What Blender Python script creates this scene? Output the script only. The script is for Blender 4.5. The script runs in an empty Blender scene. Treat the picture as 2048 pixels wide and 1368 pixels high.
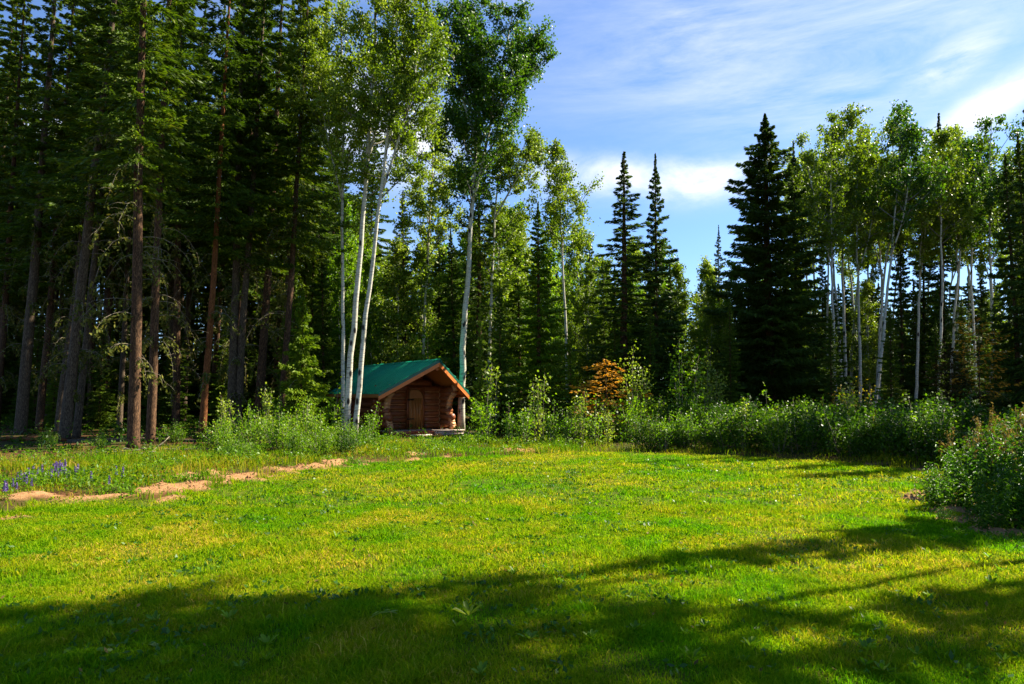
import bpy, math, random
import numpy as np
from mathutils import Vector, Matrix
PI = math.pi
rad = math.radians
S = bpy.context.scene
COL = S.collection

# ---------------------------------------------------------------- camera
CAM_H = 1.6
PITCH = math.atan(103/1400)
cam = bpy.data.cameras.new('camera')
cam.sensor_width = 36; cam.lens = 1400/2048*36
cam.clip_start = 0.05; cam.clip_end = 3000
co = bpy.data.objects.new('camera', cam); COL.objects.link(co)
co.location = (0, 0, CAM_H); co.rotation_euler = (PI/2+PITCH, 0, 0)
S.camera = co

# ---------------------------------------------------------------- light
SUN_AZ, SUN_EL = 66.0, 42.0            # degrees clockwise from +Y, above the horizon
SUN_STRENGTH, SKY_STRENGTH, EXPOSURE = 5.0, 0.05, 1.72
S.view_settings.view_transform = 'Standard'
S.view_settings.look = 'None'
S.view_settings.gamma = 1
S.view_settings.exposure = EXPOSURE
sd = Vector((math.sin(rad(SUN_AZ))*math.cos(rad(SUN_EL)), math.cos(rad(SUN_AZ))*math.cos(rad(SUN_EL)), math.sin(rad(SUN_EL))))
sl = bpy.data.lights.new('sun', 'SUN'); sl.energy = SUN_STRENGTH; sl.angle = rad(0.53); sl.color = (1.0, 0.92, 0.74)
so = bpy.data.objects.new('sun', sl); COL.objects.link(so)
so.rotation_euler = (-sd).to_track_quat('-Z', 'Y').to_euler()

W = bpy.data.worlds.new('World'); S.world = W; W.use_nodes = True
wn = W.node_tree; wn.nodes.clear(); NL = wn.links.new
def N(t, **k):
    n = wn.nodes.new(t)
    for a, b in k.items(): setattr(n, a, b)
    return n
out = N('ShaderNodeOutputWorld'); bg = N('ShaderNodeBackground'); bg.inputs['Strength'].default_value = SKY_STRENGTH
sky = N('ShaderNodeTexSky', sky_type='NISHITA', sun_disc=False)
sky.sun_elevation = rad(SUN_EL); sky.sun_rotation = rad(SUN_AZ); sky.altitude = 600
sky.air_density = 1.0; sky.dust_density = 0.6; sky.ozone_density = 1.2
tc = N('ShaderNodeTexCoord'); sep = N('ShaderNodeSeparateXYZ'); NL(tc.outputs['Generated'], sep.inputs[0])
def mth(op, a, b=None, c=None, clamp=False):
    n = N('ShaderNodeMath', operation=op); n.use_clamp = clamp
    for i, v in enumerate((a, b, c)):
        if v is None: continue
        if isinstance(v, (int, float)): n.inputs[i].default_value = v
        else: NL(v, n.inputs[i])
    return n.outputs[0]
AZ = mth('ARCTAN2', sep.outputs[0], sep.outputs[1])
EL = mth('ARCSINE', sep.outputs[2])
cmb = N('ShaderNodeCombineXYZ'); NL(AZ, cmb.inputs[0]); NL(mth('MULTIPLY', EL, 2.0), cmb.inputs[1])
def noise(scale, detail, rough, dist=0.0, vec=None, loc=(0, 0, 0), rot=0, sc=(1, 1, 1)):
    mp = N('ShaderNodeMapping'); mp.inputs['Location'].default_value = loc; mp.inputs['Rotation'].default_value = (0, 0, rot); mp.inputs['Scale'].default_value = sc
    NL(vec or cmb.outputs[0], mp.inputs[0])
    n = N('ShaderNodeTexNoise'); n.inputs['Scale'].default_value = scale; n.inputs['Detail'].default_value = detail
    n.inputs['Roughness'].default_value = rough; n.inputs['Distortion'].default_value = dist
    NL(mp.outputs[0], n.inputs['Vector']); return n.outputs[0]
fluff = noise(5.5, 9, 0.62, 0.5, sc=(1, 1.3, 1))
wisp = noise(3.4, 10, 0.66, 0.35, rot=rad(-28), sc=(.8, 2.0, 1), loc=(2.3, 1.1, 0))
def pxang(px, py):
    v = Vector((px-1024, 1400, 0)); z = (684-py)
    c, s = math.cos(PITCH), math.sin(PITCH)
    d = Vector((px-1024, 1400*c - z*s, 1400*s + z*c)).normalized()
    return math.atan2(d.x, d.y), math.asin(d.z)
def blob(px, py, rx, ry, ang=0):
    a0, e0 = pxang(px, py); rx /= 1400; ry /= 1400
    da = mth('MULTIPLY', mth('SUBTRACT', AZ, a0), math.cos(e0)); de = mth('SUBTRACT', EL, e0)
    c, s = math.cos(rad(ang)), math.sin(rad(ang))
    p = mth('ADD', mth('MULTIPLY', da, c/rx), mth('MULTIPLY', de, s/rx))
    q = mth('ADD', mth('MULTIPLY', da, -s/ry), mth('MULTIPLY', de, c/ry))
    r2 = mth('ADD', mth('MULTIPLY', p, p), mth('MULTIPLY', q, q))
    return mth('EXPONENT', mth('MULTIPLY', r2, -1.0))
def sumup(l):
    r = l[0]
    for x in l[1:]: r = mth('ADD', r, x)
    return r
cum = sumup([blob(1180, 352, 110, 36), blob(1400, 360, 110, 36), blob(720, 250, 130, 90), blob(820, 310, 80, 40),
             blob(1905, 128, 75, 30, 26), blob(1985, 205, 105, 30, 28), blob(150, 300, 120, 60), blob(2150, 330, 90, 40, 15), blob(560, 480, 160, 40)])
cir = sumup([blob(1620, 20, 420, 85, 12), blob(1700, 110, 260, 90, 20), mth('MULTIPLY', blob(1930, 110, 240, 140, 30), .6), blob(1450, 90, 120, 50, -25), mth('MULTIPLY', blob(900, -300, 900, 260), .7)])
m1 = mth('MULTIPLY', mth('MULTIPLY_ADD', fluff, 3.4, -1.05, clamp=True), mth('MINIMUM', mth('MULTIPLY', cum, 1.2), 1.0))
m2 = mth('MULTIPLY', mth('MULTIPLY_ADD', wisp, 2.8, -1.0, clamp=True), mth('MULTIPLY', mth('MINIMUM', cir, 1.0), .62))
m3 = mth('MULTIPLY', mth('MULTIPLY_ADD', wisp, 2.2, -1.0, clamp=True), .06)
mask = mth('MAXIMUM', mth('MAXIMUM', m1, m2), m3, clamp=True)
tint = N('ShaderNodeMix', data_type='RGBA', blend_type='MULTIPLY'); tint.inputs[0].default_value = 1
tint.inputs[7].default_value = (.80, 1.03, 1.36, 1); NL(sky.outputs[0], tint.inputs[6])
mix = N('ShaderNodeMix', data_type='RGBA'); NL(mask, mix.inputs[0]); NL(tint.outputs[2], mix.inputs[6]); mix.inputs[7].default_value = (7.6, 7.8, 8.4, 1)
NL(mix.outputs[2], bg.inputs[0]); NL(bg.outputs[0], out.inputs[0])

cy = S.cycles
cy.max_bounces = 6; cy.diffuse_bounces = 3; cy.glossy_bounces = 2; cy.transmission_bounces = 4; cy.transparent_max_bounces = 4
cy.caustics_reflective = False; cy.caustics_refractive = False
cy.sample_clamp_indirect = 4; cy.sample_clamp_direct = 10
cy.use_denoising = True; cy.denoiser = 'OPENIMAGEDENOISE'; cy.denoising_input_passes = 'RGB_ALBEDO_NORMAL'; cy.denoising_prefilter = 'ACCURATE'

# ---------------------------------------------------------------- helpers
rng = np.random.default_rng(7)
random.seed(7)
CP, SP = math.cos(PITCH), math.sin(PITCH)
def ray(px, py):
    u, v = (px-1024)/1400, (684-py)/1400
    return Vector((u, CP - v*SP, SP + v*CP))
def at(px, py, Y):
    d = ray(px, py); return Vector((0, 0, CAM_H)) + d*(Y/d.y)
def gp(px, py, z=0.0):
    d = ray(px, py); t = (z-CAM_H)/d.z; p = Vector((0, 0, CAM_H)) + d*t; return (p.x, p.y)

def smooth(a, b, x):
    t = np.clip((x-a)/(b-a), 0, 1); return t*t*(3-2*t)
_tab = np.random.default_rng(3).random((256, 256))
def vnoise(x, y, s):
    x = np.asarray(x, float)/s + 1000.37; y = np.asarray(y, float)/s + 1000.71
    xi = np.floor(x).astype(int); yi = np.floor(y).astype(int); fx = x-xi; fy = y-yi
    fx = fx*fx*(3-2*fx); fy = fy*fy*(3-2*fy)
    g = lambda i, j: _tab[i & 255, j & 255]
    return (g(xi, yi)*(1-fx)+g(xi+1, yi)*fx)*(1-fy) + (g(xi, yi+1)*(1-fx)+g(xi+1, yi+1)*fx)*fy
def fbm(x, y, s, o=3):
    r = 0; a = 1; t = 0
    for k in range(o):
        r = r + a*vnoise(x+17*k, y-9*k, s/2**k); t += a; a *= .55
    return r/t

LAWN = [gp(*p) for p in [(0, 1035), (90, 1012), (170, 1002), (300, 1005), (420, 985), (520, 955), (600, 942), (700, 932), (860, 917), (1060, 909), (1200, 905), (1350, 907), (1500, 916), (1700, 928), (1860, 945), (1872, 968), (1835, 1000), (1870, 1022), (1935, 1045), (2048, 1080)]]
LAWN = [(-14, 6.6)] + LAWN + [(8.0, 6.4), (12, 5.5), (12, -6), (-14, -6)]
def lawn_sd(x, y):          # signed distance, negative inside the lawn
    x = np.asarray(x, float); y = np.asarray(y, float)
    d = np.full(x.shape, 1e9); ins = np.zeros(x.shape, bool); n = len(LAWN)
    for i in range(n):
        ax, ay = LAWN[i]; bx, by = LAWN[(i+1) % n]
        ex, ey = bx-ax, by-ay
        t = np.clip(((x-ax)*ex+(y-ay)*ey)/(ex*ex+ey*ey), 0, 1)
        d = np.minimum(d, np.hypot(x-ax-t*ex, y-ay-t*ey))
        c = (ay > y) != (by > y)
        with np.errstate(all='ignore'):
            ins ^= c & (x < ex*(y-ay)/(ey if ey else 1e-9)+ax)
    return np.where(ins, -d, d)
SOIL = [(440, 962, .85, .55), (470, 955, .55, .4), (385, 978, .5, .4), (320, 990, .42, .24), (240, 1000, .3, .10), (170, 1003, .35, .10), (80, 1003, .3, .12), (30, 1008, .25, .14), (75, 1056, .2, .08), (25, 1038, .16, .07),
        (560, 944, .55, .4), (625, 938, .5, .4), (680, 930, .55, .45), (830, 912, .4, .2), (1035, 906, .5, .3), (985, 908, .25, .15), (1850, 1003, .28, .2), (1890, 1028, .35, .15), (1950, 1045, .5, .18), (2030, 1068, .6, .18),
        (745, 895, .35, .35), (1760, 930, .4, .15)]
SOILW = [(gp(a, b), c, d) for a, b, c, d in SOIL]
def soil_mask(x, y):
    m = np.zeros(np.shape(x)); w = fbm(x, y, .35, 3)
    for (cx, cy_), rx, ry in SOILW:
        r = np.hypot((x-cx)/(rx*.85), (y-cy_)/(ry*1.15)); m = np.maximum(m, smooth(1.05, .6, r + (w-.5)*2.4))
    sdv = lawn_sd(x, y)
    edge = smooth(.42, .1, np.abs(sdv-.05))*smooth(.50, .64, fbm(x, y, 1.1, 3))*(y < 26)*(y > 5)*((x < -1.5) | ((x > 4.5) & (y < 15)))*smooth(.35, .62, vnoise(x, y, .5)+.15)
    return np.maximum(m, edge*.9)
def gz(x, y):
    x = np.asarray(x, float); y = np.asarray(y, float)
    s = lawn_sd(x, y)
    h = (fbm(x, y, 2.5, 3)-.5)*.07*smooth(-1, 1, s) + (fbm(x, y, 6, 2)-.5)*.06
    h = h + smooth(-.1, .7, s)*.07*smooth(2, -2, x) + smooth(0, 1.5, s)*smooth(3, 7, x)*.10
    h = h*(1-.95*np.exp(-(((x+3.6)/2.6)**4)-((y-27)/2.4)**4))
    m = soil_mask(x, y)
    h = h + m*((fbm(x, y, .32, 4)-.42)*.26) - m*smooth(.1, -.3, s)*.0
    return h
def gz1(x, y): return float(gz(np.array([x]), np.array([y]))[0])

def mesh_obj(name, verts, faces_n, mat, parent=None, loops=None, smooth_=False, attrs=None):
    """verts (N,3); faces_n = list of (idx array (F,k))"""
    me = bpy.data.meshes.new(name)
    verts = np.asarray(verts, np.float32); me.vertices.add(len(verts)); me.vertices.foreach_set('co', verts.ravel())
    tot = [np.asarray(f, np.int32) for f in faces_n if len(f)]
    li = np.concatenate([f.ravel() for f in tot]); st = []; p = 0
    for f in tot:
        st.append(p + np.arange(len(f))*f.shape[1]); p += f.size
    st = np.concatenate(st).astype(np.int32)
    me.loops.add(len(li)); me.loops.foreach_set('vertex_index', li)
    me.polygons.add(len(st)); me.polygons.foreach_set('loop_start', st)
    if attrs:
        for k, v in attrs.items():
            a = me.attributes.new(k, 'FLOAT', 'POINT'); a.data.foreach_set('value', np.asarray(v, np.float32))
    me.update(calc_edges=True); me.validate()
    if smooth_: me.polygons.foreach_set('use_smooth', np.ones(len(me.polygons), bool))
    for m in (mat if isinstance(mat, (list, tuple)) else [mat]): me.materials.append(m)
    o = bpy.data.objects.new(name, me); COL.objects.link(o)
    if parent: o.parent = parent
    return o
def tag(o, label=None, cat=None, group=None, kind=None):
    if label: o['label'] = label
    if cat: o['category'] = cat
    if group: o['group'] = group
    if kind: o['kind'] = kind
    return o
def thing(name, label=None, cat=None, group=None):
    o = bpy.data.objects.new(name, None); o.empty_display_size = .2; COL.objects.link(o)
    o.rotation_mode = 'ZYX'
    return tag(o, label, cat, group)
def copy_thing(root, label=None, group=None):
    def rec(o, par):
        c = o.copy(); COL.objects.link(c); c.parent = par
        for ch in list(o.children): rec(ch, c)
        return c
    r = rec(root, None)
    if label: r['label'] = label
    if group: r['group'] = group
    return r

def unit(v): return v/np.maximum(np.linalg.norm(v, axis=-1, keepdims=True), 1e-9)
def rhomb(C, A, B, l, w, tip=.5):
    """leaf shaped quads; C centre, A long axis, B across"""
    l = np.asarray(l)[:, None]; w = np.asarray(w)[:, None]
    V = np.stack([C-A*l*.5, C+B*w*.5-A*l*(tip-.5)*0, C+A*l*.5, C-B*w*.5], 1)
    F = np.arange(len(C)*4).reshape(-1, 4)
    return V.reshape(-1, 3), F
def rand_leaves(C, size, g, flat=0.0, aspect=.8, droop=0.0):
    n = len(C); A = unit(g.normal(size=(n, 3)) + np.array([0, 0, -droop])); nn = unit(g.normal(size=(n, 3)) + np.array([0, 0, flat]))
    B = unit(np.cross(A, nn)); s = size*g.uniform(.65, 1.25, n)
    return rhomb(C, A, B, s, s*aspect)
class Geo:
    def __init__(s): s.v = []; s.q = []; s.t = []; s.n = 0
    def add(s, V, Q=None, T=None):
        s.v.append(V)
        if Q is not None and len(Q): s.q.append(np.asarray(Q)+s.n)
        if T is not None and len(T): s.t.append(np.asarray(T)+s.n)
        s.n += len(V)
    def tube(s, pts, rs, n=7):
        pts = np.asarray(pts, float); k = len(pts); rs = np.broadcast_to(np.asarray(rs, float), (k,))
        d = unit(np.gradient(pts, axis=0)); ref = np.array([1, 0, 0.]) if abs(d[0][0]) < .8 else np.array([0, 1, 0.])
        a = np.linspace(0, 2*PI, n, endpoint=False); V = []
        for i in range(k):
            u = ref-d[i]*np.dot(ref, d[i]); u /= np.linalg.norm(u); w = np.cross(d[i], u); ref = u
            V.append(pts[i]+rs[i]*(np.cos(a)[:, None]*u+np.sin(a)[:, None]*w))
        V = np.concatenate(V+[pts[:1], pts[-1:]]); Q = []; T = []
        for i in range(k-1):
            for j in range(n):
                Q.append((i*n+j, i*n+(j+1) % n, (i+1)*n+(j+1) % n, (i+1)*n+j))
        for j in range(n):
            T.append((k*n, (j+1) % n, j)); T.append((k*n+1, (k-1)*n+j, (k-1)*n+(j+1) % n))
        s.add(V, Q, T)
    def box(s, x0, x1, y0, y1, z0, z1, M=None):
        V = np.array([(x, y, z) for z in (z0, z1) for y in (y0, y1) for x in (x0, x1)], float)
        Q = [(0, 2, 3, 1), (4, 5, 7, 6), (0, 1, 5, 4), (2, 6, 7, 3), (0, 4, 6, 2), (1, 3, 7, 5)]
        if M is not None: V = V @ np.array(M)[:3, :3].T + np.array(M)[:3, 3]
        s.add(V, Q)
    def prism(s, poly, off):
        poly = np.asarray(poly, float); n = len(poly); off = np.asarray(off, float)
        s.add(np.concatenate([poly, poly+off]), [(i, (i+1) % n, n+(i+1) % n, n+i) for i in range(n)])
        # caps as triangle fans
        s.add(np.concatenate([poly, poly+off]), None, [(0, i+1, i) for i in range(1, n-1)] + [(n, n+i, n+i+1) for i in range(1, n-1)])
    def build(s, name, mat, parent=None, smooth_=False):
        return mesh_obj(name, np.concatenate(s.v), [np.concatenate(x) for x in (s.q, s.t) if x], mat, parent, smooth_=smooth_)

# ---------------------------------------------------------------- materials
class NT:
    def __init__(s, name):
        s.m = bpy.data.materials.new(name); s.m.use_nodes = True; s.t = s.m.node_tree; s.t.nodes.clear()
        s.out = s.n('ShaderNodeOutputMaterial'); s.tc = s.n('ShaderNodeTexCoord')
    def n(s, t, **k):
        x = s.t.nodes.new(t)
        for a, b in k.items(): setattr(x, a, b)
        return x
    def l(s, a, b): s.t.links.new(a, b)
    def noise(s, scale, detail=4, rough=.55, vec=None, sc=None, dist=0):
        v = vec or s.tc.outputs['Object']
        if sc:
            mp = s.n('ShaderNodeMapping'); mp.inputs['Scale'].default_value = sc; s.l(v, mp.inputs[0]); v = mp.outputs[0]
        x = s.n('ShaderNodeTexNoise'); x.inputs['Scale'].default_value = scale; x.inputs['Detail'].default_value = detail
        x.inputs['Roughness'].default_value = rough; x.inputs['Distortion'].default_value = dist; s.l(v, x.inputs['Vector']); return x.outputs[0]
    def ramp(s, f, stops):
        r = s.n('ShaderNodeValToRGB'); e = r.color_ramp.elements
        while len(e) < len(stops): e.new(.5)
        for k, (p, c) in zip(e, stops):
            k.position = p; k.color = (*c, 1) if len(c) == 3 else c
        s.l(f, r.inputs[0]); return r.outputs[0]
    def mix(s, f, a, b, bt='MIX'):
        x = s.n('ShaderNodeMix', data_type='RGBA', blend_type=bt)
        for i, v in ((0, f), (6, a), (7, b)):
            if isinstance(v, (int, float)): x.inputs[i].default_value = v
            elif isinstance(v, tuple): x.inputs[i].default_value = (*v, 1)
            else: s.l(v, x.inputs[i])
        return x.outputs[2]
    def math(s, op, a, b=0.0, clamp=False):
        x = s.n('ShaderNodeMath', operation=op); x.use_clamp = clamp
        for i, v in ((0, a), (1, b)):
            if isinstance(v, (int, float)): x.inputs[i].default_value = v
            else: s.l(v, x.inputs[i])
        return x.outputs[0]
    def bump(s, h, strength=.5, dist=.02):
        b = s.n('ShaderNodeBump'); b.inputs['Strength'].default_value = strength; b.inputs['Distance'].default_value = dist
        s.l(h, b.inputs['Height']); return b.outputs[0]
    def bsdf(s, col, rough=.7, spec=.3, nrm=None, metal=0):
        b = s.n('ShaderNodeBsdfPrincipled')
        if isinstance(col, tuple): b.inputs['Base Color'].default_value = (*col, 1)
        else: s.l(col, b.inputs['Base Color'])
        if isinstance(rough, (int, float)): b.inputs['Roughness'].default_value = rough
        else: s.l(rough, b.inputs['Roughness'])
        b.inputs['Specular IOR Level'].default_value = spec; b.inputs['Metallic'].default_value = metal
        if nrm: s.l(nrm, b.inputs['Normal'])
        s.l(b.outputs[0], s.out.inputs[0]); return b
    def leafy(s, col, trans=.45, rough=.5, spec=.4, tcol=None):
        b = s.bsdf(col, rough, spec); t = s.n('ShaderNodeBsdfTranslucent')
        s.l(tcol if tcol is not None else col, t.inputs[0])
        m = s.n('ShaderNodeMixShader'); m.inputs[0].default_value = trans
        s.l(b.outputs[0], m.inputs[1]); s.l(t.outputs[0], m.inputs[2]); s.l(m.outputs[0], s.out.inputs[0])
def leaf_mat(name, stops, trans=.45, rough=.5, spec=.15, tmul=(1.5, 1.6, .6), wscale=.6):
    t = NT(name); geo = t.n('ShaderNodeNewGeometry'); oi = t.n('ShaderNodeObjectInfo')
    nz = t.noise(wscale, 3, .6, vec=geo.outputs['Position'])
    f = t.math('ADD', t.math('MULTIPLY', geo.outputs['Random Per Island'], .55), t.math('MULTIPLY', nz, .55))
    f = t.math('ADD', f, t.math('MULTIPLY', t.math('SUBTRACT', oi.outputs['Random'], .5), .25), clamp=True)
    c = t.ramp(f, stops)
    t.leafy(c, trans, rough, spec, t.mix(1.0, c, tmul, 'MULTIPLY')); return t.m
M = {}
M['spruce'] = leaf_mat('spruce_needles', [(.1, (.020, .042, .003)), (.5, (.048, .090, .005)), (.8, (.105, .155, .007)), (.97, (.20, .19, .02))], .3, 0.55, .15)
M['spruce_blue'] = leaf_mat('blue_spruce_needles', [(.1, (.022, .044, .007)), (.5, (.048, .088, .011)), (.95, (.11, .150, .014))], .3, 0.55, .15)
M['spruce_light'] = leaf_mat('young_spruce_needles', [(.1, (.04, .08, .003)), (.5, (.09, .16, .005)), (.95, (.20, .26, .012))], .3, 0.55, .15)
M['aspen'] = leaf_mat('aspen_leaves', [(.1, (.048, .085, .005)), (.5, (.115, .175, .007)), (.8, (.20, .26, .014)), (.98, (.38, .40, .12))], .42, 0.45, .25)
M['aspen_dark'] = leaf_mat('balsam_leaves', [(.1, (.022, .062, .004)), (.5, (.050, .118, .006)), (.9, (.12, .19, .012))], .40, 0.45, .25)
M['aspen_pale'] = leaf_mat('pale_aspen_leaves', [(.1, (.04, .09, .010)), (.5, (.14, .21, .014)), (.9, (.32, .36, .06))], .45, 0.45, .25)
M['bush'] = leaf_mat('bush_leaves', [(.1, (.04, .10, .003)), (.5, (.10, .20, .006)), (.85, (.20, .29, .012)), (.98, (.36, .38, .10))], .45, 0.45, .25)
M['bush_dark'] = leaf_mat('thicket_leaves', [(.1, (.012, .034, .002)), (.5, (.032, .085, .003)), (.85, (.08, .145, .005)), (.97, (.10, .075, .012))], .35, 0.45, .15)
M['fern'] = leaf_mat('lance_leaves', [(.1, (.020, .065, .004)), (.5, (.042, .12, .006)), (.9, (.11, .20, .012))], .38, 0.45, .25)
M['dead'] = leaf_mat('rusty_needles', [(.1, (.06, .05, .005)), (.35, (.18, .11, .008)), (.55, (.40, .19, .010)), (.95, (.58, .34, .03))], .4, .6, .2, tmul=(1.5, 1.2, .6))
M['brown'] = leaf_mat('brown_needles', [(.1, (.025, .032, .005)), (.5, (.05, .045, .007)), (.95, (.12, .06, .012))], .3, .6, .2, tmul=(1.3, 1.1, .7))
M['yellow'] = leaf_mat('yellowing_leaves', [(.1, (.14, .12, .006)), (.5, (.32, .26, .010)), (.95, (.50, .38, .02))], .4, .5, .3, tmul=(1.3, 1.3, .6))
M['lichen'] = leaf_mat('lichen_tufts', [(.1, (.03, .045, .008)), (.5, (.08, .10, .015)), (.95, (.22, .20, .04))], .3, .8, .1, tmul=(1.2, 1.1, .7))
M['seed'] = leaf_mat('seed_heads', [(.1, (.06, .04, .010)), (.5, (.12, .085, .018)), (.95, (.24, .18, .05))], .4, .7, .2, tmul=(1.2, 1.1, .8))
M['lupine'] = leaf_mat('violet_petals', [(.1, (.06, .03, .15)), (.5, (.13, .07, .28)), (.95, (.28, .18, .46))], .35, .5, .3, tmul=(1.1, 1, 1.2))

def bark(name, c0, c1, c2, sc=(9, 9, 2.2), moss=.0):
    t = NT(name); a = t.noise(4.5, 6, .75, sc=sc, dist=.6); b = t.noise(1.1, 3, .6)
    c = t.ramp(a, [(.30, c0), (.5, c1), (.68, c2)])
    c = t.mix(t.math('MULTIPLY', b, .5), c, c0)
    t.bsdf(c, .9, .15, t.bump(a, .7, .02)); return t.m
M['bark'] = bark('spruce_bark', (.014, .008, .005), (.072, .038, .020), (.34, .18, .085))
M['bark_grey'] = bark('grey_spruce_bark', (.020, .014, .009), (.085, .058, .036), (.30, .22, .14))
M['bark_red'] = bark('reddish_bark', (.03, .010, .004), (.17, .058, .018), (.46, .19, .06))
M['twig'] = bark('dead_twig', (.09, .07, .045), (.22, .18, .12), (.44, .38, .28))
t = NT('aspen_bark')
st = t.noise(2.2, 5, .65, sc=(2.0, 2.0, 16), dist=.3); big = t.noise(1.6, 2, .5, sc=(1, 1, 1.6)); kn = t.n('ShaderNodeTexVoronoi'); mp = t.n('ShaderNodeMapping'); mp.inputs['Scale'].default_value = (3.2, 3.2, 1.5)
t.l(t.tc.outputs['Object'], mp.inputs[0]); t.l(mp.outputs[0], kn.inputs['Vector']); kn.inputs['Scale'].default_value = 1.2
c = t.ramp(st, [(.33, (.10, .085, .07)), (.44, (.46, .42, .33)), (.6, (.60, .56, .45))])
c = t.mix(t.ramp(big, [(.45, (0, 0, 0)), (.75, (.6, .6, .6))]), c, (.34, .34, .24))
c = t.mix(t.ramp(kn.outputs['Distance'], [(.15, (1, 1, 1)), (.26, (0, 0, 0))]), c, (.025, .02, .018))
t.bsdf(c, .75, .2, t.bump(st, .4, .01)); M['aspen_bark'] = t.m
M['aspen_bark_grey'] = bark('grey_aspen_bark', (.06, .055, .045), (.20, .19, .15), (.42, .40, .33), sc=(3, 3, 9))

t = NT('log_wood'); g = t.noise(5, 5, .6, sc=(1.2, 12, 12), dist=.3)
c = t.ramp(g, [(.3, (.08, .018, .004)), (.5, (.21, .052, .010)), (.7, (.34, .10, .024))])
c = t.mix(t.ramp(t.noise(.9, 3, .5), [(.5, (0, 0, 0)), (.8, (.4, .4, .4))]), c, (.13, .05, .02))
t.bsdf(c, .5, .4, t.bump(g, .3, .008)); M['log'] = t.m
def wood(name, a, b, rough=.5, sc=(10, 1, 10)):
    t = NT(name); g = t.noise(4, 5, .6, sc=sc, dist=.4); t.bsdf(t.ramp(g, [(.3, a), (.7, b)]), rough, .4, t.bump(g, .25, .006)); return t.m
M['cut'] = wood('cut_log_end', (.50, .20, .07), (.72, .36, .15), sc=(6, 6, 6))
M['fascia'] = wood('orange_fascia_wood', (.48, .11, .02), (.68, .19, .035), sc=(8, 1, 8))
M['deckwood'] = wood('red_stained_deck', (.26, .05, .02), (.40, .09, .03))
M['doorwood'] = wood('door_planks', (.26, .085, .014), (.42, .16, .03), sc=(14, 14, 1.5))
M['weathered'] = wood('weathered_plank', (.30, .22, .17), (.52, .42, .34), sc=(1, 9, 9))
M['iron'] = (lambda t: (t.bsdf(t.ramp(t.noise(20, 3), [(.3, (.012, .012, .012)), (.8, (.04, .035, .03))]), .5, .5, metal=.6), t.m)[1])(NT('black_iron'))
t = NT('green_metal_roof'); n1 = t.noise(.8, 4, .6); n2 = t.noise(14, 5, .6, sc=(1, .3, 1))
c = t.mix(t.ramp(n1, [(.3, (0, 0, 0)), (.8, (1, 1, 1))]), (.002, .24, .125), (.006, .34, .185))
c = t.mix(t.ramp(n2, [(.62, (0, 0, 0)), (.75, (.35, .35, .35))]), c, (.05, .07, .03))
t.bsdf(c, t.ramp(n2, [(.3, (.32,)*3), (.7, (.5,)*3)]), .5, t.bump(n1, .1, .01)); M['roof'] = t.m
t = NT('dark_green_trim'); t.bsdf(t.ramp(t.noise(3, 3), [(.3, (.002, .07, .045)), (.8, (.004, .10, .06))]), .4, .5); M['trim'] = t.m

# ground
t = NT('ground_soil_and_turf'); P = t.n('ShaderNodeNewGeometry').outputs['Position']
al = t.n('ShaderNodeAttribute'); al.attribute_name = 'lawn'; asl = t.n('ShaderNodeAttribute'); asl.attribute_name = 'soil'
fine = t.noise(38, 5, .7, vec=P); mid = t.noise(3, 5, .65, vec=P); 
turf = t.ramp(mid, [(.3, (.04, .085, .003)), (.55, (.09, .12, .004)), (.75, (.20, .16, .02))])
turf = t.mix(t.math('MULTIPLY', fine, .5), turf, (.03, .045, .003))
duff = t.ramp(t.noise(6, 6, .7, vec=P), [(.3, (.035, .016, .007)), (.5, (.09, .038, .014)), (.7, (.17, .085, .03))])
duff = t.mix(t.ramp(t.noise(.7, 4, .6, vec=P), [(.4, (0,)*3), (.6, (.8,)*3)]), duff, (.030, .050, .008))
sand = t.ramp(t.noise(14, 9, .85, vec=P), [(.28, (.13, .06, .022)), (.5, (.34, .175, .075)), (.72, (.50, .30, .15))])
c = t.mix(al.outputs['Fac'], duff, turf); c = t.mix(asl.outputs['Fac'], c, sand)
t.bsdf(c, .95, .1, t.bump(t.math('ADD', fine, mid), .8, .03)); M['ground'] = t.m
# grass blades
def grass_mat(name, g0, g1, y0, y1, straw, ylo, yhi):
    t = NT(name); geo = t.n('ShaderNodeNewGeometry'); P = geo.outputs['Position']; R = geo.outputs['Random Per Island']
    a = t.noise(.45, 5, .6, vec=P, dist=.5); b = t.noise(1.7, 5, .7, vec=P, dist=.4)
    g = t.mix(R, g0, g1); y = t.mix(R, y0, y1)
    f = t.math('ADD', t.math('MULTIPLY', a, .62), t.math('MULTIPLY', b, .38))
    f = t.math('ADD', f, t.math('MULTIPLY', t.math('SUBTRACT', R, .5), .07))
    c = t.mix(t.ramp(f, [(ylo, (0,)*3), (yhi, (1,)*3)]), g, y)
    r2 = t.math('FRACT', t.math('MULTIPLY', R, 7.31))
    c = t.mix(t.ramp(t.math('ADD', t.math('MULTIPLY', f, .75), t.math('MULTIPLY', r2, .25)), [(.60, (0,)*3), (.67, (1,)*3)]), c, straw)
    t.leafy(c, .48, .6, .03, t.mix(1.0, c, (1.25, 1.35, .5), 'MULTIPLY')); return t.m
M['grass'] = grass_mat('lawn_blades', (.05, .17, .002), (.15, .34, .003), (.20, .27, .003), (.38, .34, .006), (.58, .38, .08), .41, .60)
M['meadow'] = grass_mat('meadow_blades', (.05, .15, .003), (.12, .25, .004), (.20, .20, .005), (.34, .28, .010), (.46, .30, .07), .42, .62)

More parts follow.
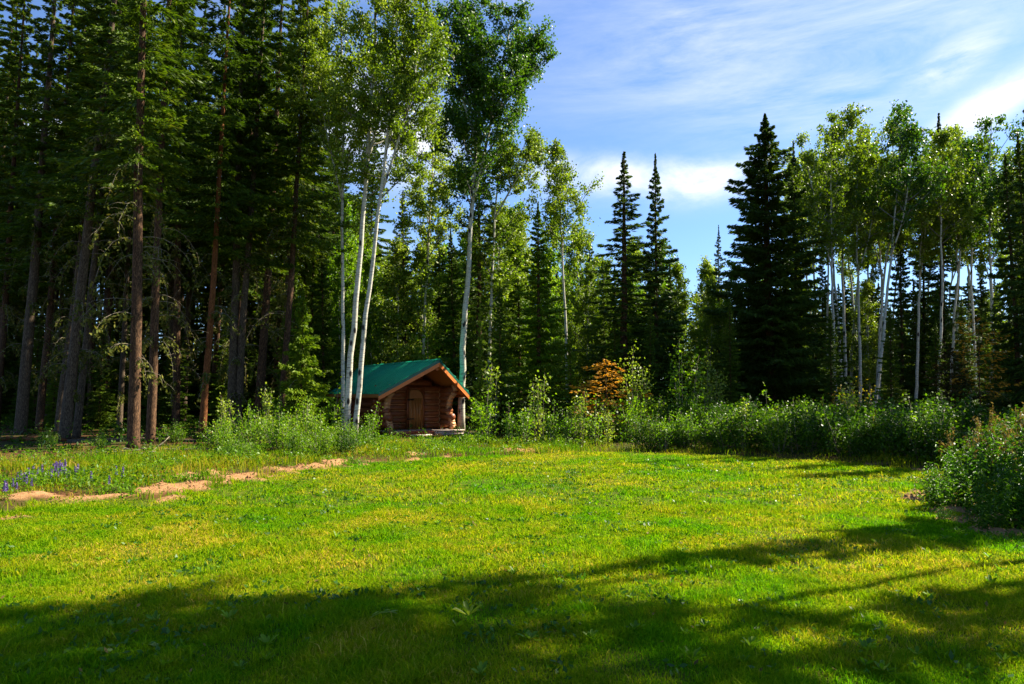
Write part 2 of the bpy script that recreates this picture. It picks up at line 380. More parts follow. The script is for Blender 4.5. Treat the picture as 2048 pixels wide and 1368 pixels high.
# ---------------------------------------------------------------- ground sheet
def axis(lo, hi, step, far):
    a = list(np.arange(lo, hi+1e-6, step)); s = step; p = a[-1]
    while p < far: s *= 1.35; p += s; a.append(p)
    s = step; p = a[0]
    while p > -far: s *= 1.35; p -= s; a.insert(0, p)
    return np.array(a)
gx = axis(-13, 11, .09, 900); gy = axis(3, 24, .09, 900)
X, Y = np.meshgrid(gx, gy); x = X.ravel(); y = Y.ravel(); nx, ny = len(gx), len(gy)
z = gz(x, y); sdv = lawn_sd(x, y)
I = (np.arange(ny-1)[:, None]*nx+np.arange(nx-1)).ravel()
ground = mesh_obj('ground', np.stack([x, y, z], 1), [np.stack([I, I+1, I+nx+1, I+nx], 1)], M['ground'], smooth_=True,
                  attrs={'lawn': smooth(.25, -.1, sdv+(fbm(x, y, .5, 3)-.5)*.5), 'soil': soil_mask(x, y)})
tag(ground, kind='structure')

# ---------------------------------------------------------------- grass
def blades(name, x, y, h, w, mat, label, bend=.5, seg2=True):
    n = len(x); g = rng; a = g.uniform(0, 2*PI, n); b = g.uniform(0, 2*PI, n)
    base = np.stack([x, y, gz(x, y)-.005], 1); side = np.stack([np.cos(a), np.sin(a), np.zeros(n)], 1)*(w/2)[:, None]
    ln = np.stack([np.cos(b), np.sin(b), np.zeros(n)], 1)*(h*g.uniform(.1, 1, n)*bend)[:, None]
    up = np.stack([np.zeros(n), np.zeros(n), h], 1)
    if seg2:
        m = base+ln*.3+up*.6; tip = base+ln+up*(1-.15)
        V = np.stack([base-side, base+side, m+side*.8, m-side*.8, tip], 1).reshape(-1, 3); k = np.arange(n)*5
        o = mesh_obj(name, V, [np.stack([k, k+1, k+2, k+3], 1), np.stack([k+3, k+2, k+4], 1)], mat)
    else:
        V = np.stack([base-side, base+side, base+ln+up], 1).reshape(-1, 3); k = np.arange(n)*3
        o = mesh_obj(name, V, [np.stack([k, k+1, k+2], 1)], mat)
    return tag(o, label, 'grass', kind='stuff')
def scatter(n, y0, y1, xm=.80, xoff=.9):
    y = rng.uniform(y0, y1, n*2); keep = rng.random(n*2) < (y/y1); y = y[keep][:n]
    x = rng.uniform(-1, 1, len(y))*(y*xm+xoff); return x, y
def lawnset(n, y0, y1, h, w):
    x, y = scatter(n, y0, y1); s = lawn_sd(x, y)+(fbm(x, y, .4, 2)-.5)*.35; sm = soil_mask(x, y)
    d = fbm(x, y, .5, 3)
    k = (s < .12) & (rng.random(len(x)) > .95*sm**1.6) & (rng.random(len(x)) < .45+1.1*smooth(.3, .6, d)); x, y, d = x[k], y[k], d[k]
    clump = fbm(x+50, y, .8, 3)
    hh = h*(.5+.6*rng.random(len(x)))*(.6+.75*smooth(.42, .75, clump)+.5*smooth(.55, .75, fbm(x-20, y+30, .3, 2)))*np.where(rng.random(len(x)) < .03, 1.7, 1); return x, y, hh, np.full(len(x), w)*rng.uniform(.7, 1.3, len(x))
A = [lawnset(380000, 3.2, 6.2, .060, .0058), lawnset(300000, 6.2, 10, .060, .0085), lawnset(260000, 10, 19.5, .06, .015)]
blades('lawn_grass', *[np.concatenate([q[i] for q in A]) for i in range(4)], M['grass'], 'mown lawn of bright green and yellowing blades filling the clearing', 1.15)
n_t = 1500; tx, ty = scatter(n_t, 3.6, 17); kk = lawn_sd(tx, ty) < -.1; tx, ty = tx[kk], ty[kk]; rep = rng.integers(8, 34, len(tx)); x = np.repeat(tx, rep); y = np.repeat(ty, rep); rr_ = np.repeat(rng.uniform(.015, .07, len(tx)), rep)
x = x+rng.normal(0, 1, len(x))*rr_; y = y+rng.normal(0, 1, len(y))*rr_
blades('grass_tufts', x, y, np.repeat(rng.uniform(.06, .13, len(tx)), rep)*rng.uniform(.5, 1.1, len(x)), np.maximum(.0055, y*.0009), M['grass'], 'coarser longer tufts standing out of the mown lawn', 1.3)
x, y = scatter(210000, 6, 27, .85, 2); s = lawn_sd(x, y); sm = soil_mask(x, y); dn = fbm(x, y, 1.0, 3)
k = (s > -.05) & (s < 9) & (rng.random(len(x)) > .93*sm**1.6) & (rng.random(len(x)) > 1.05*np.exp(-((x+3.3)/1.9)**2-((y-26.3)/1.1)**2)) & (rng.random(len(x)) < .25+smooth(.38, .6, dn)) & ((x < 3) | (s < 2)) & (rng.random(len(x)) < smooth(9, 2.5, s)+.06)
x, y, s = x[k], y[k], s[k]
blades('meadow_grass', x, y, (.06+.16*rng.random(len(x)))*(.5+smooth(.3, .7, fbm(x+9, y, .9, 2)))*(1-.6*np.exp(-((x+3.0)/2.2)**2-((y-25)/2.5)**2)), rng.uniform(.008, .018, len(x)), M['meadow'], 'long unmown grass between the sandy lawn edge and the trees', .9)

# clods and pebbles lying on the bare soil, and dead leaves in the lawn
x = rng.uniform(-9, 8, 90000); y = rng.uniform(6, 24, 90000); k = rng.random(90000) < soil_mask(x, y)**2*.5; x, y = x[k], y[k]; n = len(x); r = .006+.022*rng.random(n)**3
O = np.array([(1, 0, 0), (0, 1, 0), (-1, 0, 0), (0, -1, 0), (0, 0, 1), (0, 0, -1)], float)
V = np.stack([x, y, gz(x, y)+r*.3], 1)[:, None]+O[None]*(r[:, None, None]*rng.uniform(.6, 1.4, (n, 6, 1))); F = np.array([(0, 1, 4), (1, 2, 4), (2, 3, 4), (3, 0, 4), (1, 0, 5), (2, 1, 5), (3, 2, 5), (0, 3, 5)])
tag(mesh_obj('soil_clods', V.reshape(-1, 3), [(F[None]+6*np.arange(n)[:, None, None]).reshape(-1, 3)], M['ground'], attrs={'soil': np.ones(n*6), 'lawn': np.zeros(n*6)}), 'small clods and pebbles scattered on the bare sandy soil', 'soil clods', kind='stuff')
x, y = scatter(1500, 3.6, 22); V, F = rand_leaves(np.stack([x, y, gz(x, y)+.035], 1), .045, rng, flat=1.5, aspect=.5)
tag(mesh_obj('dead_leaves', V, [F], M['seed']), 'dead brown leaves and straw scattered over the lawn', 'dead leaves', kind='stuff')
# low leafy herbs of the forest edge
def herbs(name, n, y0, y1, cond, hmax, size, mat, label):
    x, y = scatter(n, y0, y1, .85, 2); s = lawn_sd(x, y); k = cond(x, y, s) & (rng.random(len(x)) > 1.2*np.exp(-((x+3.3)/1.9)**2-((y-26.2)/1.3)**2)) & (rng.random(len(x)) < smooth(.36, .58, fbm(x-30, y+8, .8, 3))); x, y = x[k], y[k]
    x = np.repeat(x, 9)+rng.normal(0, .07, len(x)*9); y = np.repeat(y, 9)+rng.normal(0, .07, len(y)*9)
    hh = hmax*smooth(.3, .75, fbm(x+3, y+60, 1.0, 3)); z = gz(x, y)+rng.random(len(x))*hh+.02
    V, F = rand_leaves(np.stack([x, y, z], 1), size, rng, flat=.8, aspect=.5)
    return tag(mesh_obj(name, V, [F], mat), label, 'undergrowth', kind='stuff')
herbs('meadow_herbs', 30000, 7, 24, lambda x, y, s: (s > .12) & (s < 6) & (x < 2) & (soil_mask(x, y) < .4), .32, .06, M['bush'], 'low leafy herbs and clover on the bank left of the lawn')
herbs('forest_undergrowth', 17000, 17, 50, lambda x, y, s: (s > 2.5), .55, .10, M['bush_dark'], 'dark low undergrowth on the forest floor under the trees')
herbs('lawn_weeds', 3600, 4, 17, lambda x, y, s: (s < -.1), .03, .055, M['fern'], 'small clover leaves and weeds mixed in the lawn grass')

# ---------------------------------------------------------------- tree builders
def spruce_crown_geo(H, h0, R, nb, per, g, shape=1.0, droop=.35, tw=.045, tl=.20, sparse_low=.0, col_gap=.34):
    """needle sprays hanging from drooping branches; returns V,F"""
    Vs = []; k = np.arange(nb); zr = (k+g.random(nb))/nb; zr = zr**1.12
    h = h0+(H-h0)*zr*.995; az = k*2.39996+g.normal(0, .35, nb)
    prof = (1-zr)**shape*(.72+.28*smooth(0, .12, zr))
    L = R*prof*g.uniform(.45, 1.15, nb)+.05
    L *= (1-.4*(g.random(nb) < .25))*np.minimum(1, (1-zr)/.12+.12)
    for i in range(nb):
        n = int(1.4*per*(.25+L[i]/R)); 
        if zr[i] < .25 and sparse_low: n = int(n*(1-sparse_low*(1-zr[i]/.25)))
        if n < 4: n = 4
        tt = g.random(n)**.75; tt = .08+.92*tt
        sd_ = g.choice([-1, 1], n)*g.random(n)**.8
        wv = (col_gap*L[i]*(1-tt)**.7*np.minimum(1, tt*4)+.03)
        d = np.array([math.cos(az[i]), math.sin(az[i]), 0]); sdir = np.array([-d[1], d[0], 0])
        up = (1-zr[i])*droop+g.normal(0, .11)
        zc = -up*tt*L[i]*1.0+.42*up*(tt**3)*L[i]+ (.35*zr[i]**2)*tt*L[i]
        s = sd_*wv
        C = d*(tt*L[i])[:, None]+sdir*s[:, None]; C[:, 2] += h[i]+zc-np.abs(s)*.35+g.normal(0, .03, n)
        A = unit(d*(.7+.3*g.random(n))[:, None]+sdir*(sd_*.8)[:, None]+np.array([0, 0, 1])*(g.normal(-.35, .35, n))[:, None])
        B = unit(np.cross(A, unit(g.normal(size=(n, 3))+np.array([0, 0, .8]))))
        l = tl*g.uniform(.6, 1.3, n)*(.35+.65*min(1, L[i]/(.45*R))); V, F = rhomb(C, A, B, l, tw*g.uniform(.7, 1.4, n)*1.05); Vs.append(V)
    V = np.concatenate(Vs); return V, np.arange(len(V)).reshape(-1, 4)
def trunk_geo(H, r, g, wob=.05, n=9, k=12):
    G = Geo(); zz = np.linspace(-.1, H, k); pts = np.stack([np.cumsum(g.normal(0, wob, k))*.5, np.cumsum(g.normal(0, wob, k))*.5, zz], 1); pts[0, :2] = pts[1, :2] = 0; pts[:, :2] *= np.clip(1-zz/H, 0, 1)[:, None]
    rr = r*(1-.93*np.clip(zz/H, 0, 1)**1.15); rr[0] *= 1.22; rr[1] *= 1.0
    # root flare
    pts = np.insert(pts, 1, [pts[0, 0], pts[0, 1], .25], 0); rr = np.insert(rr, 1, r*1.06)
    G.tube(pts, rr, n); return G, pts
def dead_branch(G, g, p, az, L, r=.016, droop=1.0, lich=None):
    k = 7; t = np.linspace(0, 1, k); d = np.array([math.cos(az), math.sin(az), 0])
    pts = np.asarray(p)+d*(t*L*(1-.25*t))[:, None]+np.array([0, 0, 1])*(.25*t*L-droop*t**2.4*L)[:, None]+g.normal(0, .02, (k, 3))*t[:, None]
    G.tube(pts, r*(1-.75*t), 4)
    for q in range(g.integers(2, 6)):
        i = g.integers(2, k-1); l2 = L*g.uniform(.12, .35); dd = unit(d*.5+g.normal(0, .6, 3)+np.array([0, 0, -.5]))
        G.tube([pts[i], pts[i]+dd*l2*.5+[0, 0, -.01], pts[i]+dd*l2+[0, 0, -.25*l2]], [r*.5, r*.35, r*.15], 3)
    if lich is not None:
        n = g.integers(25, 90); u = g.uniform(.5, k-1.001, n); ii = u.astype(int); fr = (u-ii)[:, None]
        C = pts[ii]*(1-fr)+pts[ii+1]*fr+g.normal(0, .05, (n, 3))+np.array([0, 0, -1])*g.uniform(0, .22, n)[:, None]; lich.append(C)
def make_spruce(name, H, h0, R, r, nb, per, seed, mat='spruce', barkm='bark', ndead=10, dead_sep=False, dead_lo=1.5, **kw):
    g = np.random.default_rng(seed); root = thing(name)
    G, pts = trunk_geo(H, r, g); G.build('trunk', M[barkm], root, True)
    V, F = spruce_crown_geo(H, h0, R, nb, per, g, **kw); mesh_obj('crown', V, [F], M[mat], root)
    if ndead:
        D = Geo(); lich = []
        for q in range(ndead):
            hz = g.uniform(dead_lo, h0+1.5) if h0 > 2 else g.uniform(.4, H*.5)
            if dead_sep: D = Geo()
            dead_branch(D, g, (0, 0, hz), g.uniform(0, 2*PI), g.uniform(.6, 2.4)*min(1, .4+hz/8), .012, g.uniform(.4, 1.3), lich)
            if dead_sep: D.build('dead_branch', M['twig'], root, True)
        if not dead_sep: D.build('dead_twigs', M['twig'], root, True)
        if lich:
            C = np.concatenate(lich)
            V, F = rand_leaves(C, .13, g, 0, .45, droop=1.2); tag(mesh_obj('lichen', V, [F], M['lichen'], root), kind='stuff')
    return root
def make_aspen(name, pts, r0, r1, h0, R, nl, leaves, size, seed, mat='aspen', barkm='aspen_bark', forks=(), prof=None, spread=.14, low_twigs=3, local=None, squash=1.0):
    """pts: trunk polyline (local to its first point)"""
    g = np.random.default_rng(seed); root = thing(name); G = Geo()
    base = np.array(pts[0], float); P = np.array(pts, float)-base; H = P[-1, 2]
    zz = np.linspace(0, H, 22); Q = np.stack([np.interp(zz, P[:, 2], P[:, 0]), np.interp(zz, P[:, 2], P[:, 1]), zz], 1)
    for _ in range(2): Q[1:-1] = (Q[:-2]+2*Q[1:-1]+Q[2:])/4
    Q[2:-1, :2] += g.normal(0, .018, (19, 2))
    Q0 = Q.copy(); Q0[0, 2] = -.15
    rr = r0+(r1-r0)*(zz/H)**.9; rr[0] *= 1.2
    G.tube(Q0, rr, 9); axes = [(Q, rr, h0)]
    for fp in forks:
        F_ = np.array(fp, float)-base; s = np.linspace(0, 1, 9); q = np.stack([np.interp(s, np.linspace(0, 1, len(F_)), F_[:, i]) for i in range(3)], 1)
        for _ in range(2): q[1:-1] = (q[:-2]+2*q[1:-1]+q[2:])/4
        r = np.linspace(r0*.48, r1, 9); G.tube(q, r, 7); axes.append((q, r, max(h0, q[2, 2])))
    G.build('trunk', M[barkm], root, True)
    Lm = Geo(); C = []; tot = nl; ax_n = [int(nl*(.45 if len(axes) > 1 else 1))]+[int(nl*.55/max(1, len(axes)-1))]*(len(axes)-1)
    for (q, r, hb), cnt in zip(axes, ax_n):
        top = q[-1, 2]
        for i in range(cnt):
            zr = (i+g.random())/cnt; h = hb+(top-hb)*zr*.97
            p = np.array([np.interp(h, q[:, 2], q[:, 0]), np.interp(h, q[:, 2], q[:, 1]), h])
            pr = (prof(zr) if prof else (.55+.45*math.sin(PI*min(1, .18+zr*.75)))*(1-.55*zr**2.2))
            L = R*pr*g.uniform(.55, 1.2); a = i*2.39996+g.normal(0, .4); e = rad(g.uniform(18, 58)) if zr < .8 else rad(g.uniform(45, 80))
            d = np.array([math.cos(a)*math.cos(e), math.sin(a)*math.cos(e), math.sin(e)*.9])
            t = np.linspace(0, 1, 5); bow = np.array([0, 0, 1])*(.22*t**2*L)[:, None]
            lp = p+d*(t*L)[:, None]+bow+g.normal(0, .05, (5, 3))*t[:, None]
            Lm.tube(lp, np.linspace(max(.012, .05*L/R*r0/.16), .006, 5), 4)
            nsub = max(4, int(4.6*L))
            for s_ in range(nsub):
                u = g.uniform(.25, 1.0); bp = np.array([np.interp(u, t, lp[:, c]) for c in range(3)])
                dd = unit(d*.6+g.normal(0, .7, 3)+np.array([0, 0, .15])); l2 = L*g.uniform(.15, .38)+.12
                if g.random() < .6: Lm.tube([bp, bp+dd*l2*.5, bp+dd*l2], [.010, .007, .004], 3)
                C.append((bp, dd, l2))
    m = Lm.build('limbs', M['aspen_bark_grey'], root, True)
    per = max(4, int(leaves*1.8/len(C))); cl = []
    for bp, dd, l2 in C:
        k = int(per*g.uniform(.5, 1.5)); u = g.uniform(.1, 1.15, k); sg = spread*g.uniform(.5, 1.1)
        cl.append(bp+dd*(u*l2)[:, None]+g.normal(0, sg, (k, 3))*[1, 1, .8])
    V, F = rand_leaves(np.concatenate(cl), size, g, 0, .85); mesh_obj('crown', V, [F], M[mat], root)
    root.location = base; return root
def finish(o, label, cat, group=None): return tag(o, label, cat, group)

def place(proto, px, py, Yd=None, tilt=0, spin=None, s=1.0, label=None, cat=None, group=None, toppy=None, toppx=None, H=None, first=None, wide=1.0, xy=None):
    """put a copy of proto with its base at pixel (px, py) on the ground, or at depth Yd"""
    if xy: bx, by = xy
    elif Yd is None: bx, by = gp(px, py)
    else: p = at(px, 787, Yd); bx, by = p.x, Yd
    o = copy_thing(proto, label, group)
    if cat: o['category'] = cat
    o.location = (bx, by, gz1(bx, by)-.03)
    if toppy is not None:
        tp = at(toppx if toppx is not None else px, toppy, by); s = tp.z/H
        tilt = math.atan2(tp.x-bx, tp.z) if toppx is not None else tilt
    o.rotation_euler = (random.uniform(-.012, .012), tilt, random.uniform(0, 6.28) if spin is None else spin)
    o.scale = (s*wide, s*wide, s); return o
PROTOS = []
def proto(o): PROTOS.append(o); return o
# ---------------------------------------------------------------- left stand of tall spruces
tall = [proto(make_spruce('spruce_tree', 23, 6.0+.9*i, 2.4, .135, 150, 190, 11+i, ndead=11, sparse_low=.35, droop=.55, tw=.05, tl=.24, barkm=['bark', 'bark_grey', 'bark', 'bark_grey'][i])) for i in range(4)]
LEFT = [  # base px, base py, px at py2, py2, trunk radius factor, bark, label
 ((40, 872), (92, 220), 1.0, 1, 'thick grey-brown spruce trunk nearest the left edge of the photo, leaning slightly right'),
 ((128, 884), (187, 380), .98, 1, 'pale grey spruce trunk leaning right, front one of the leaning pair'),
 ((152, 880), (203, 380), .66, 3, 'darker slimmer spruce trunk leaning right close behind the pale grey one'),
 ((266, 903), (283, 200), 1.05, 0, 'thick spruce trunk nearest the lawn, its right side sunlit orange'),
 ((300, 892), (328, 280), .80, 2, 'spruce trunk just right of the thick orange-lit trunk, with short drooping dead twigs'),
 ((404, 880), (441, 280), .64, 0, 'slender reddish spruce trunk standing alone, lit orange on its right edge'),
 ((461, 872), (478, 330), .84, 1, 'straight grey-brown spruce trunk rising out of the leafy bushes left of the cabin'),
 ((516, 862), (541, 400), .84, 2, 'dark spruce trunk set back between the straight grey one and the cabin bushes'),
 ((560, 872), (588, 430), .66, 2, 'thin dark spruce trunk closest to the cabin, on the right end of the tall stand'),
 ((95, 845), (126, 460), .60, 1, 'thin shaded spruce trunk between the two leftmost thick trunks'),
 ((238, 862), (262, 400), .50, 1, 'thin spruce trunk in the shade just left of the orange-lit trunk'),
 ((365, 852), (388, 400), .62, 1, 'thin grey spruce trunk half hidden behind, left of the slender reddish one'),
]
for i, (b, tpx, rf, kind, lab) in enumerate(LEFT):
    bx, by = gp(*b); tp = at(*tpx, by); tilt = math.atan2(tp.x-bx, tp.z)
    bk = 'bark_red' if i in (5,) else ('bark_grey' if kind in (1, 3) else 'bark')
    o = make_spruce('spruce_tree', 22+1.5*math.sin(i*2.1), 7.0+1.4*((i*37) % 5)/4, 2.2+.25*(i % 3), .172*rf*by/22, 130, 190, 40+i, barkm=bk, ndead=22 if i in (1, 3, 4, 6, 8) else 14, dead_sep=True,
                    sparse_low=.45, droop=.55, tw=.045, tl=.22)
    tag(o, lab, 'spruce tree', 'tall spruces at the left of the clearing')
    o.location = (bx, by, gz1(bx, by)-.03); o.rotation_euler = (0, tilt, random.uniform(0, 6.28))
n = 0
g = np.random.default_rng(5)
for row, (Yd, lo, hi, cnt) in enumerate([(28, -60, 560, 4), (32, -130, 610, 7), (37, -150, 640, 12), (42, -150, 680, 14), (50, -150, 760, 14), (60, -150, 860, 13)]):
    for k in range(cnt):
        px = lo+(hi-lo)*(k+g.uniform(.15, .85))/cnt
        lab = ['slim shaded spruce just behind the front trunks of the left stand', 'dark spruce deep inside the left forest, trunk barely lit'][row > 1]
        p = at(px, 787, Yd); o = copy_thing(tall[(k*3+row) % 4], lab, ['shaded spruces just behind the front trunks', 'dark spruces deep in the left forest'][row > 1]); o['category'] = 'spruce tree'
        o.location = (p.x, Yd+g.uniform(-1.5, 1.5), 0); s = g.uniform(.95, 1.22); o.rotation_euler = (0, g.normal(.02, .025), g.uniform(0, 6)); o.scale = (s, s, s*g.uniform(.9, 1.05))
# low growth closing the depth of the forest
# low-branching shade spruces that close the depth of the forest
full = [proto(make_spruce('spruce_tree', 12, .5, 2.2, .15, 190, 160, 70+i, mat=['spruce', 'spruce_light', 'spruce_blue'][i % 3], ndead=0, droop=.45, tw=.05, tl=.22, shape=.85)) for i in range(3)]
slim = [proto(make_spruce('spruce_tree', 13, .8, 1.55, .12, 190, 115, 80+i, mat='spruce_blue', ndead=0, droop=.22, tw=.038, tl=.17, shape=.85, col_gap=.26)) for i in range(2)]
HF, HS = 12, 13
for k in range(64):
    px = -330+1060*(k+g.random())/64; Yd = [40, 52, 66][k % 3]
    o = place(full[k % 3 if k % 3 != 1 else 0], px, 0, Yd, s=g.uniform(.55, 1.0), wide=1.25, label='low-branched dark spruce filling the back of the left forest', cat='spruce tree', group='low spruces in the back of the left forest')

for k in range(18):
    px = -60+680*(k+g.random())/18; Yd = g.uniform(29, 38)
    place(full[(0, 1, 0)[k % 3]], px, 0, Yd, s=g.uniform(.22, .48), wide=1.1, label='small shaded spruce growing between the trunks of the left stand', cat='young spruce', group='small spruces under the left stand')
# ---------------------------------------------------------------- aspens by the cabin
def seq(Y, *pp): return [tuple(at(a, b, Y)) for a, b in pp]
def ground_start(px, py, rest):
    x, y = gp(px, py); return [(x, y, gz1(x, y))]+[tuple(at(a, b, y)) for a, b in rest]
a1 = make_aspen('aspen_tree', ground_start(685, 872, [(686, 640), (684, 430), (688, 250), (684, 90), (672, -60), (668, -150)]), .082, .02, 7.2, 2.3, 38, 13500, .088, 1,
                forks=[seq(gp(685, 872)[1], (684, 400), (660, 300), (640, 200), (622, 60))])
tag(a1, 'straight white aspen trunk, leftmost of the three in front of the cabin roof', 'aspen tree', 'white aspens in front of the cabin')
a2 = make_aspen('aspen_tree', ground_start(692, 880, [(700, 720), (716, 560), (732, 360), (742, 200), (752, 40), (760, -120), (765, -220)]), .118, .025, 7.8, 2.5, 40, 14500, .090, 2,
                forks=[seq(gp(692, 880)[1], (733, 330), (752, 265), (772, 150), (790, 20))])
tag(a2, 'thickest white aspen trunk, middle of the three, crossing the roof and leaning right', 'aspen tree', 'white aspens in front of the cabin')
a3 = make_aspen('aspen_tree', ground_start(709, 884, [(722, 720), (744, 540), (760, 400), (772, 300), (785, 160), (800, 10), (812, -140)]), .096, .02, 8.0, 2.3, 36, 14500, .090, 3,
                forks=[seq(gp(709, 884)[1], (765, 380), (795, 290), (825, 180), (845, 50))])
tag(a3, 'white aspen trunk leaning right, rightmost of the three, nearest the cabin wall', 'aspen tree', 'white aspens in front of the cabin')
Yb = 29.0
a4 = make_aspen('aspen_tree', [(at(922, 868, Yb).x, Yb, 0)]+seq(Yb, (925, 700), (936, 560), (943, 440), (950, 330), (952, 240), (946, 120), (935, 10)), .155, .025, 9.0, 2.6, 84, 30000, .105, 4, mat='aspen_dark', spread=.16,
                forks=[seq(Yb, (945, 410), (966, 320), (985, 230), (1005, 130), (1025, 30)), seq(Yb, (952, 300), (985, 240), (1030, 180), (1072, 95)), seq(Yb, (951, 280), (925, 200), (905, 110), (893, 30))])
tag(a4, 'tall forked aspen with a broad dark green crown, standing just right of the cabin', 'aspen tree')
Yc = 31.0
a5 = make_aspen('aspen_tree', [(at(980, 868, Yc).x, Yc, 0)]+seq(Yc, (978, 700), (986, 520), (990, 420), (1002, 330), (1015, 270)), .10, .02, 5.5, 2.2, 30, 8500, .10, 5, mat='aspen', forks=[seq(Yc, (988, 440), (1020, 380), (1050, 330), (1075, 290))])
tag(a5, 'smaller white aspen with splayed limbs right behind the tall forked one', 'aspen tree')
a6 = make_aspen('aspen_tree', [(at(843, 850, 33).x, 33, 0)]+seq(33, (846, 700), (853, 560), (862, 410), (866, 320), (860, 220)), .095, .02, 8.0, 2.1, 28, 8500, .105, 6, mat='aspen_pale')
tag(a6, 'white aspen with a leafy pale crown rising from behind the cabin roof', 'aspen tree')
a7 = make_aspen('aspen_tree', [(at(1136, 850, 30).x, 30, 0)]+seq(30, (1133, 700), (1128, 560), (1121, 420), (1114, 350), (1112, 300)), 0.085, .018, 7.4, 1.9, 26, 6000, .095, 7, mat='aspen')
tag(a7, 'slender white aspen with a small round crown standing alone, well right of the cabin', 'aspen tree')

# aspen prototypes for the background
asp = []
for i in range(5):
    gg = np.random.default_rng(200+i); wob = gg.normal(0, .22, 5)
    pts = [(0, 0, 0), (wob[0]*.4, 0, 3.5), (wob[1]*.7, wob[3]*.5, 7), (wob[2]+wob[1]*.6, wob[3], 10.5), (wob[2]*1.6, wob[4], 14)]
    fk = [] if i % 2 else [[(pts[2][0], pts[2][1], 7.4), (pts[2][0]+.6, .3, 9), (pts[2][0]+1.3, .2, 12.4)]]
    asp.append(proto(make_aspen('aspen_tree', pts, .10, .015, 7.0+.45*i, 1.9, 34, 4500, .12, 210+i, mat=['aspen', 'aspen_pale', 'aspen_dark', 'aspen', 'aspen_pale'][i], forks=fk, barkm='aspen_bark')))
HA = 14
low_asp = [proto(make_aspen('aspen_tree', [(0, 0, 0), (.1, .05, 3), (-.1, .1, 6), (.05, 0, 9)], .06, .012, 1.8, 1.6, 36, 6500, .11, 230+i, mat=['aspen_pale', 'bush', 'aspen'][i])) for i in range(3)]
HL = 9
def P_asp(px, Yd, top, toppx, k, label, group=None, wide=1): return place(asp[k], px, 0, Yd, toppy=top, toppx=toppx, H=HA, label=label, cat='aspen tree', group=group, wide=wide)
RIGHTA = [
 (1672, 30, 262, 1650, 0, 'straight pale aspen trunk, first right of the big dark spruce'), (1690, 33, 228, 1690, 3, 'tall aspen with a rounded top, second right of the big dark spruce'),
 (1700, 36, 300, 1722, 1, 'thin grey aspen close behind the second one right of the big spruce'), (1742, 30, 205, 1822, 2, 'tallest aspen at the right, leaning right with a narrow pointed top'),
 (1757, 34, 300, 1770, 4, 'slim aspen trunk beside the tallest leaning aspen'), (1728, 37, 330, 1745, 0, 'thin aspen in the middle of the right-hand grove'),
 (1868, 31, 265, 1895, 3, 'curving grey aspen in front of the narrow spruce spire at the right'), (1805, 38, 330, 1806, 4, 'very thin straight aspen left of the narrow spruce spire'),
 (1912, 36, 290, 1915, 1, 'thin aspen just right of the narrow spruce spire'), (1968, 31, 240, 2000, 2, 'forked aspen with a sparse airy crown near the right edge'),
 (1992, 35, 320, 1960, 0, 'slim leaning aspen near the right edge with bare lower trunk'), (2030, 30, 270, 2062, 3, 'dark-limbed aspen cut by the right edge of the photo'), (1640, 39, 290, 1610, 4, 'half hidden aspen directly behind the big dark spruce'),
 (2075, 37, 300, 2090, 1, 'aspen beyond the right edge whose limbs reach into view'), (1940, 40, 300, 1935, 4, 'pale aspen set back between the spire and the forked aspen'),
 (1712, 42, 340, 1705, 1, 'faint thin aspen stem far back in the right-hand grove, left part'), (1780, 41, 350, 1792, 3, 'faint thin aspen stem far back in the right-hand grove, middle'), (1846, 42, 320, 1858, 0, 'faint thin aspen stem far back just left of the spire'),
 (1888, 40, 350, 1905, 4, 'faint thin aspen stem far back just right of the spire'), (2010, 41, 330, 2020, 1, 'faint thin aspen stem far back near the right edge'), (1683, 32, 260, 1668, 3, 'slender aspen stem between the first two aspens right of the big spruce'), (1718, 31.5, 280, 1712, 0, 'slender pale aspen stem in the left half of the right-hand grove'), (1750, 33, 255, 1782, 3, 'slender aspen stem leaning right just beyond the tallest one'),
 (1828, 33, 290, 1842, 0, 'slender aspen stem midway between the tallest aspen and the spire'), (1900, 32.5, 280, 1925, 2, 'slender aspen stem leaning right, right of the spire'), (1950, 33, 285, 1948, 3, 'upright slender aspen stem left of the forked aspen'),
 (1655, 35, 330, 1640, 3, 'thin aspen leaning left against the big dark spruce'), (1625, 43, 330, 1612, 1, 'aspen crown peeping out right of the second dark spruce')]
for px, Yd, top, tpx, k, lab in RIGHTA: P_asp(px, Yd, top, tpx, k, lab, 'aspens at the right of the clearing', .85)
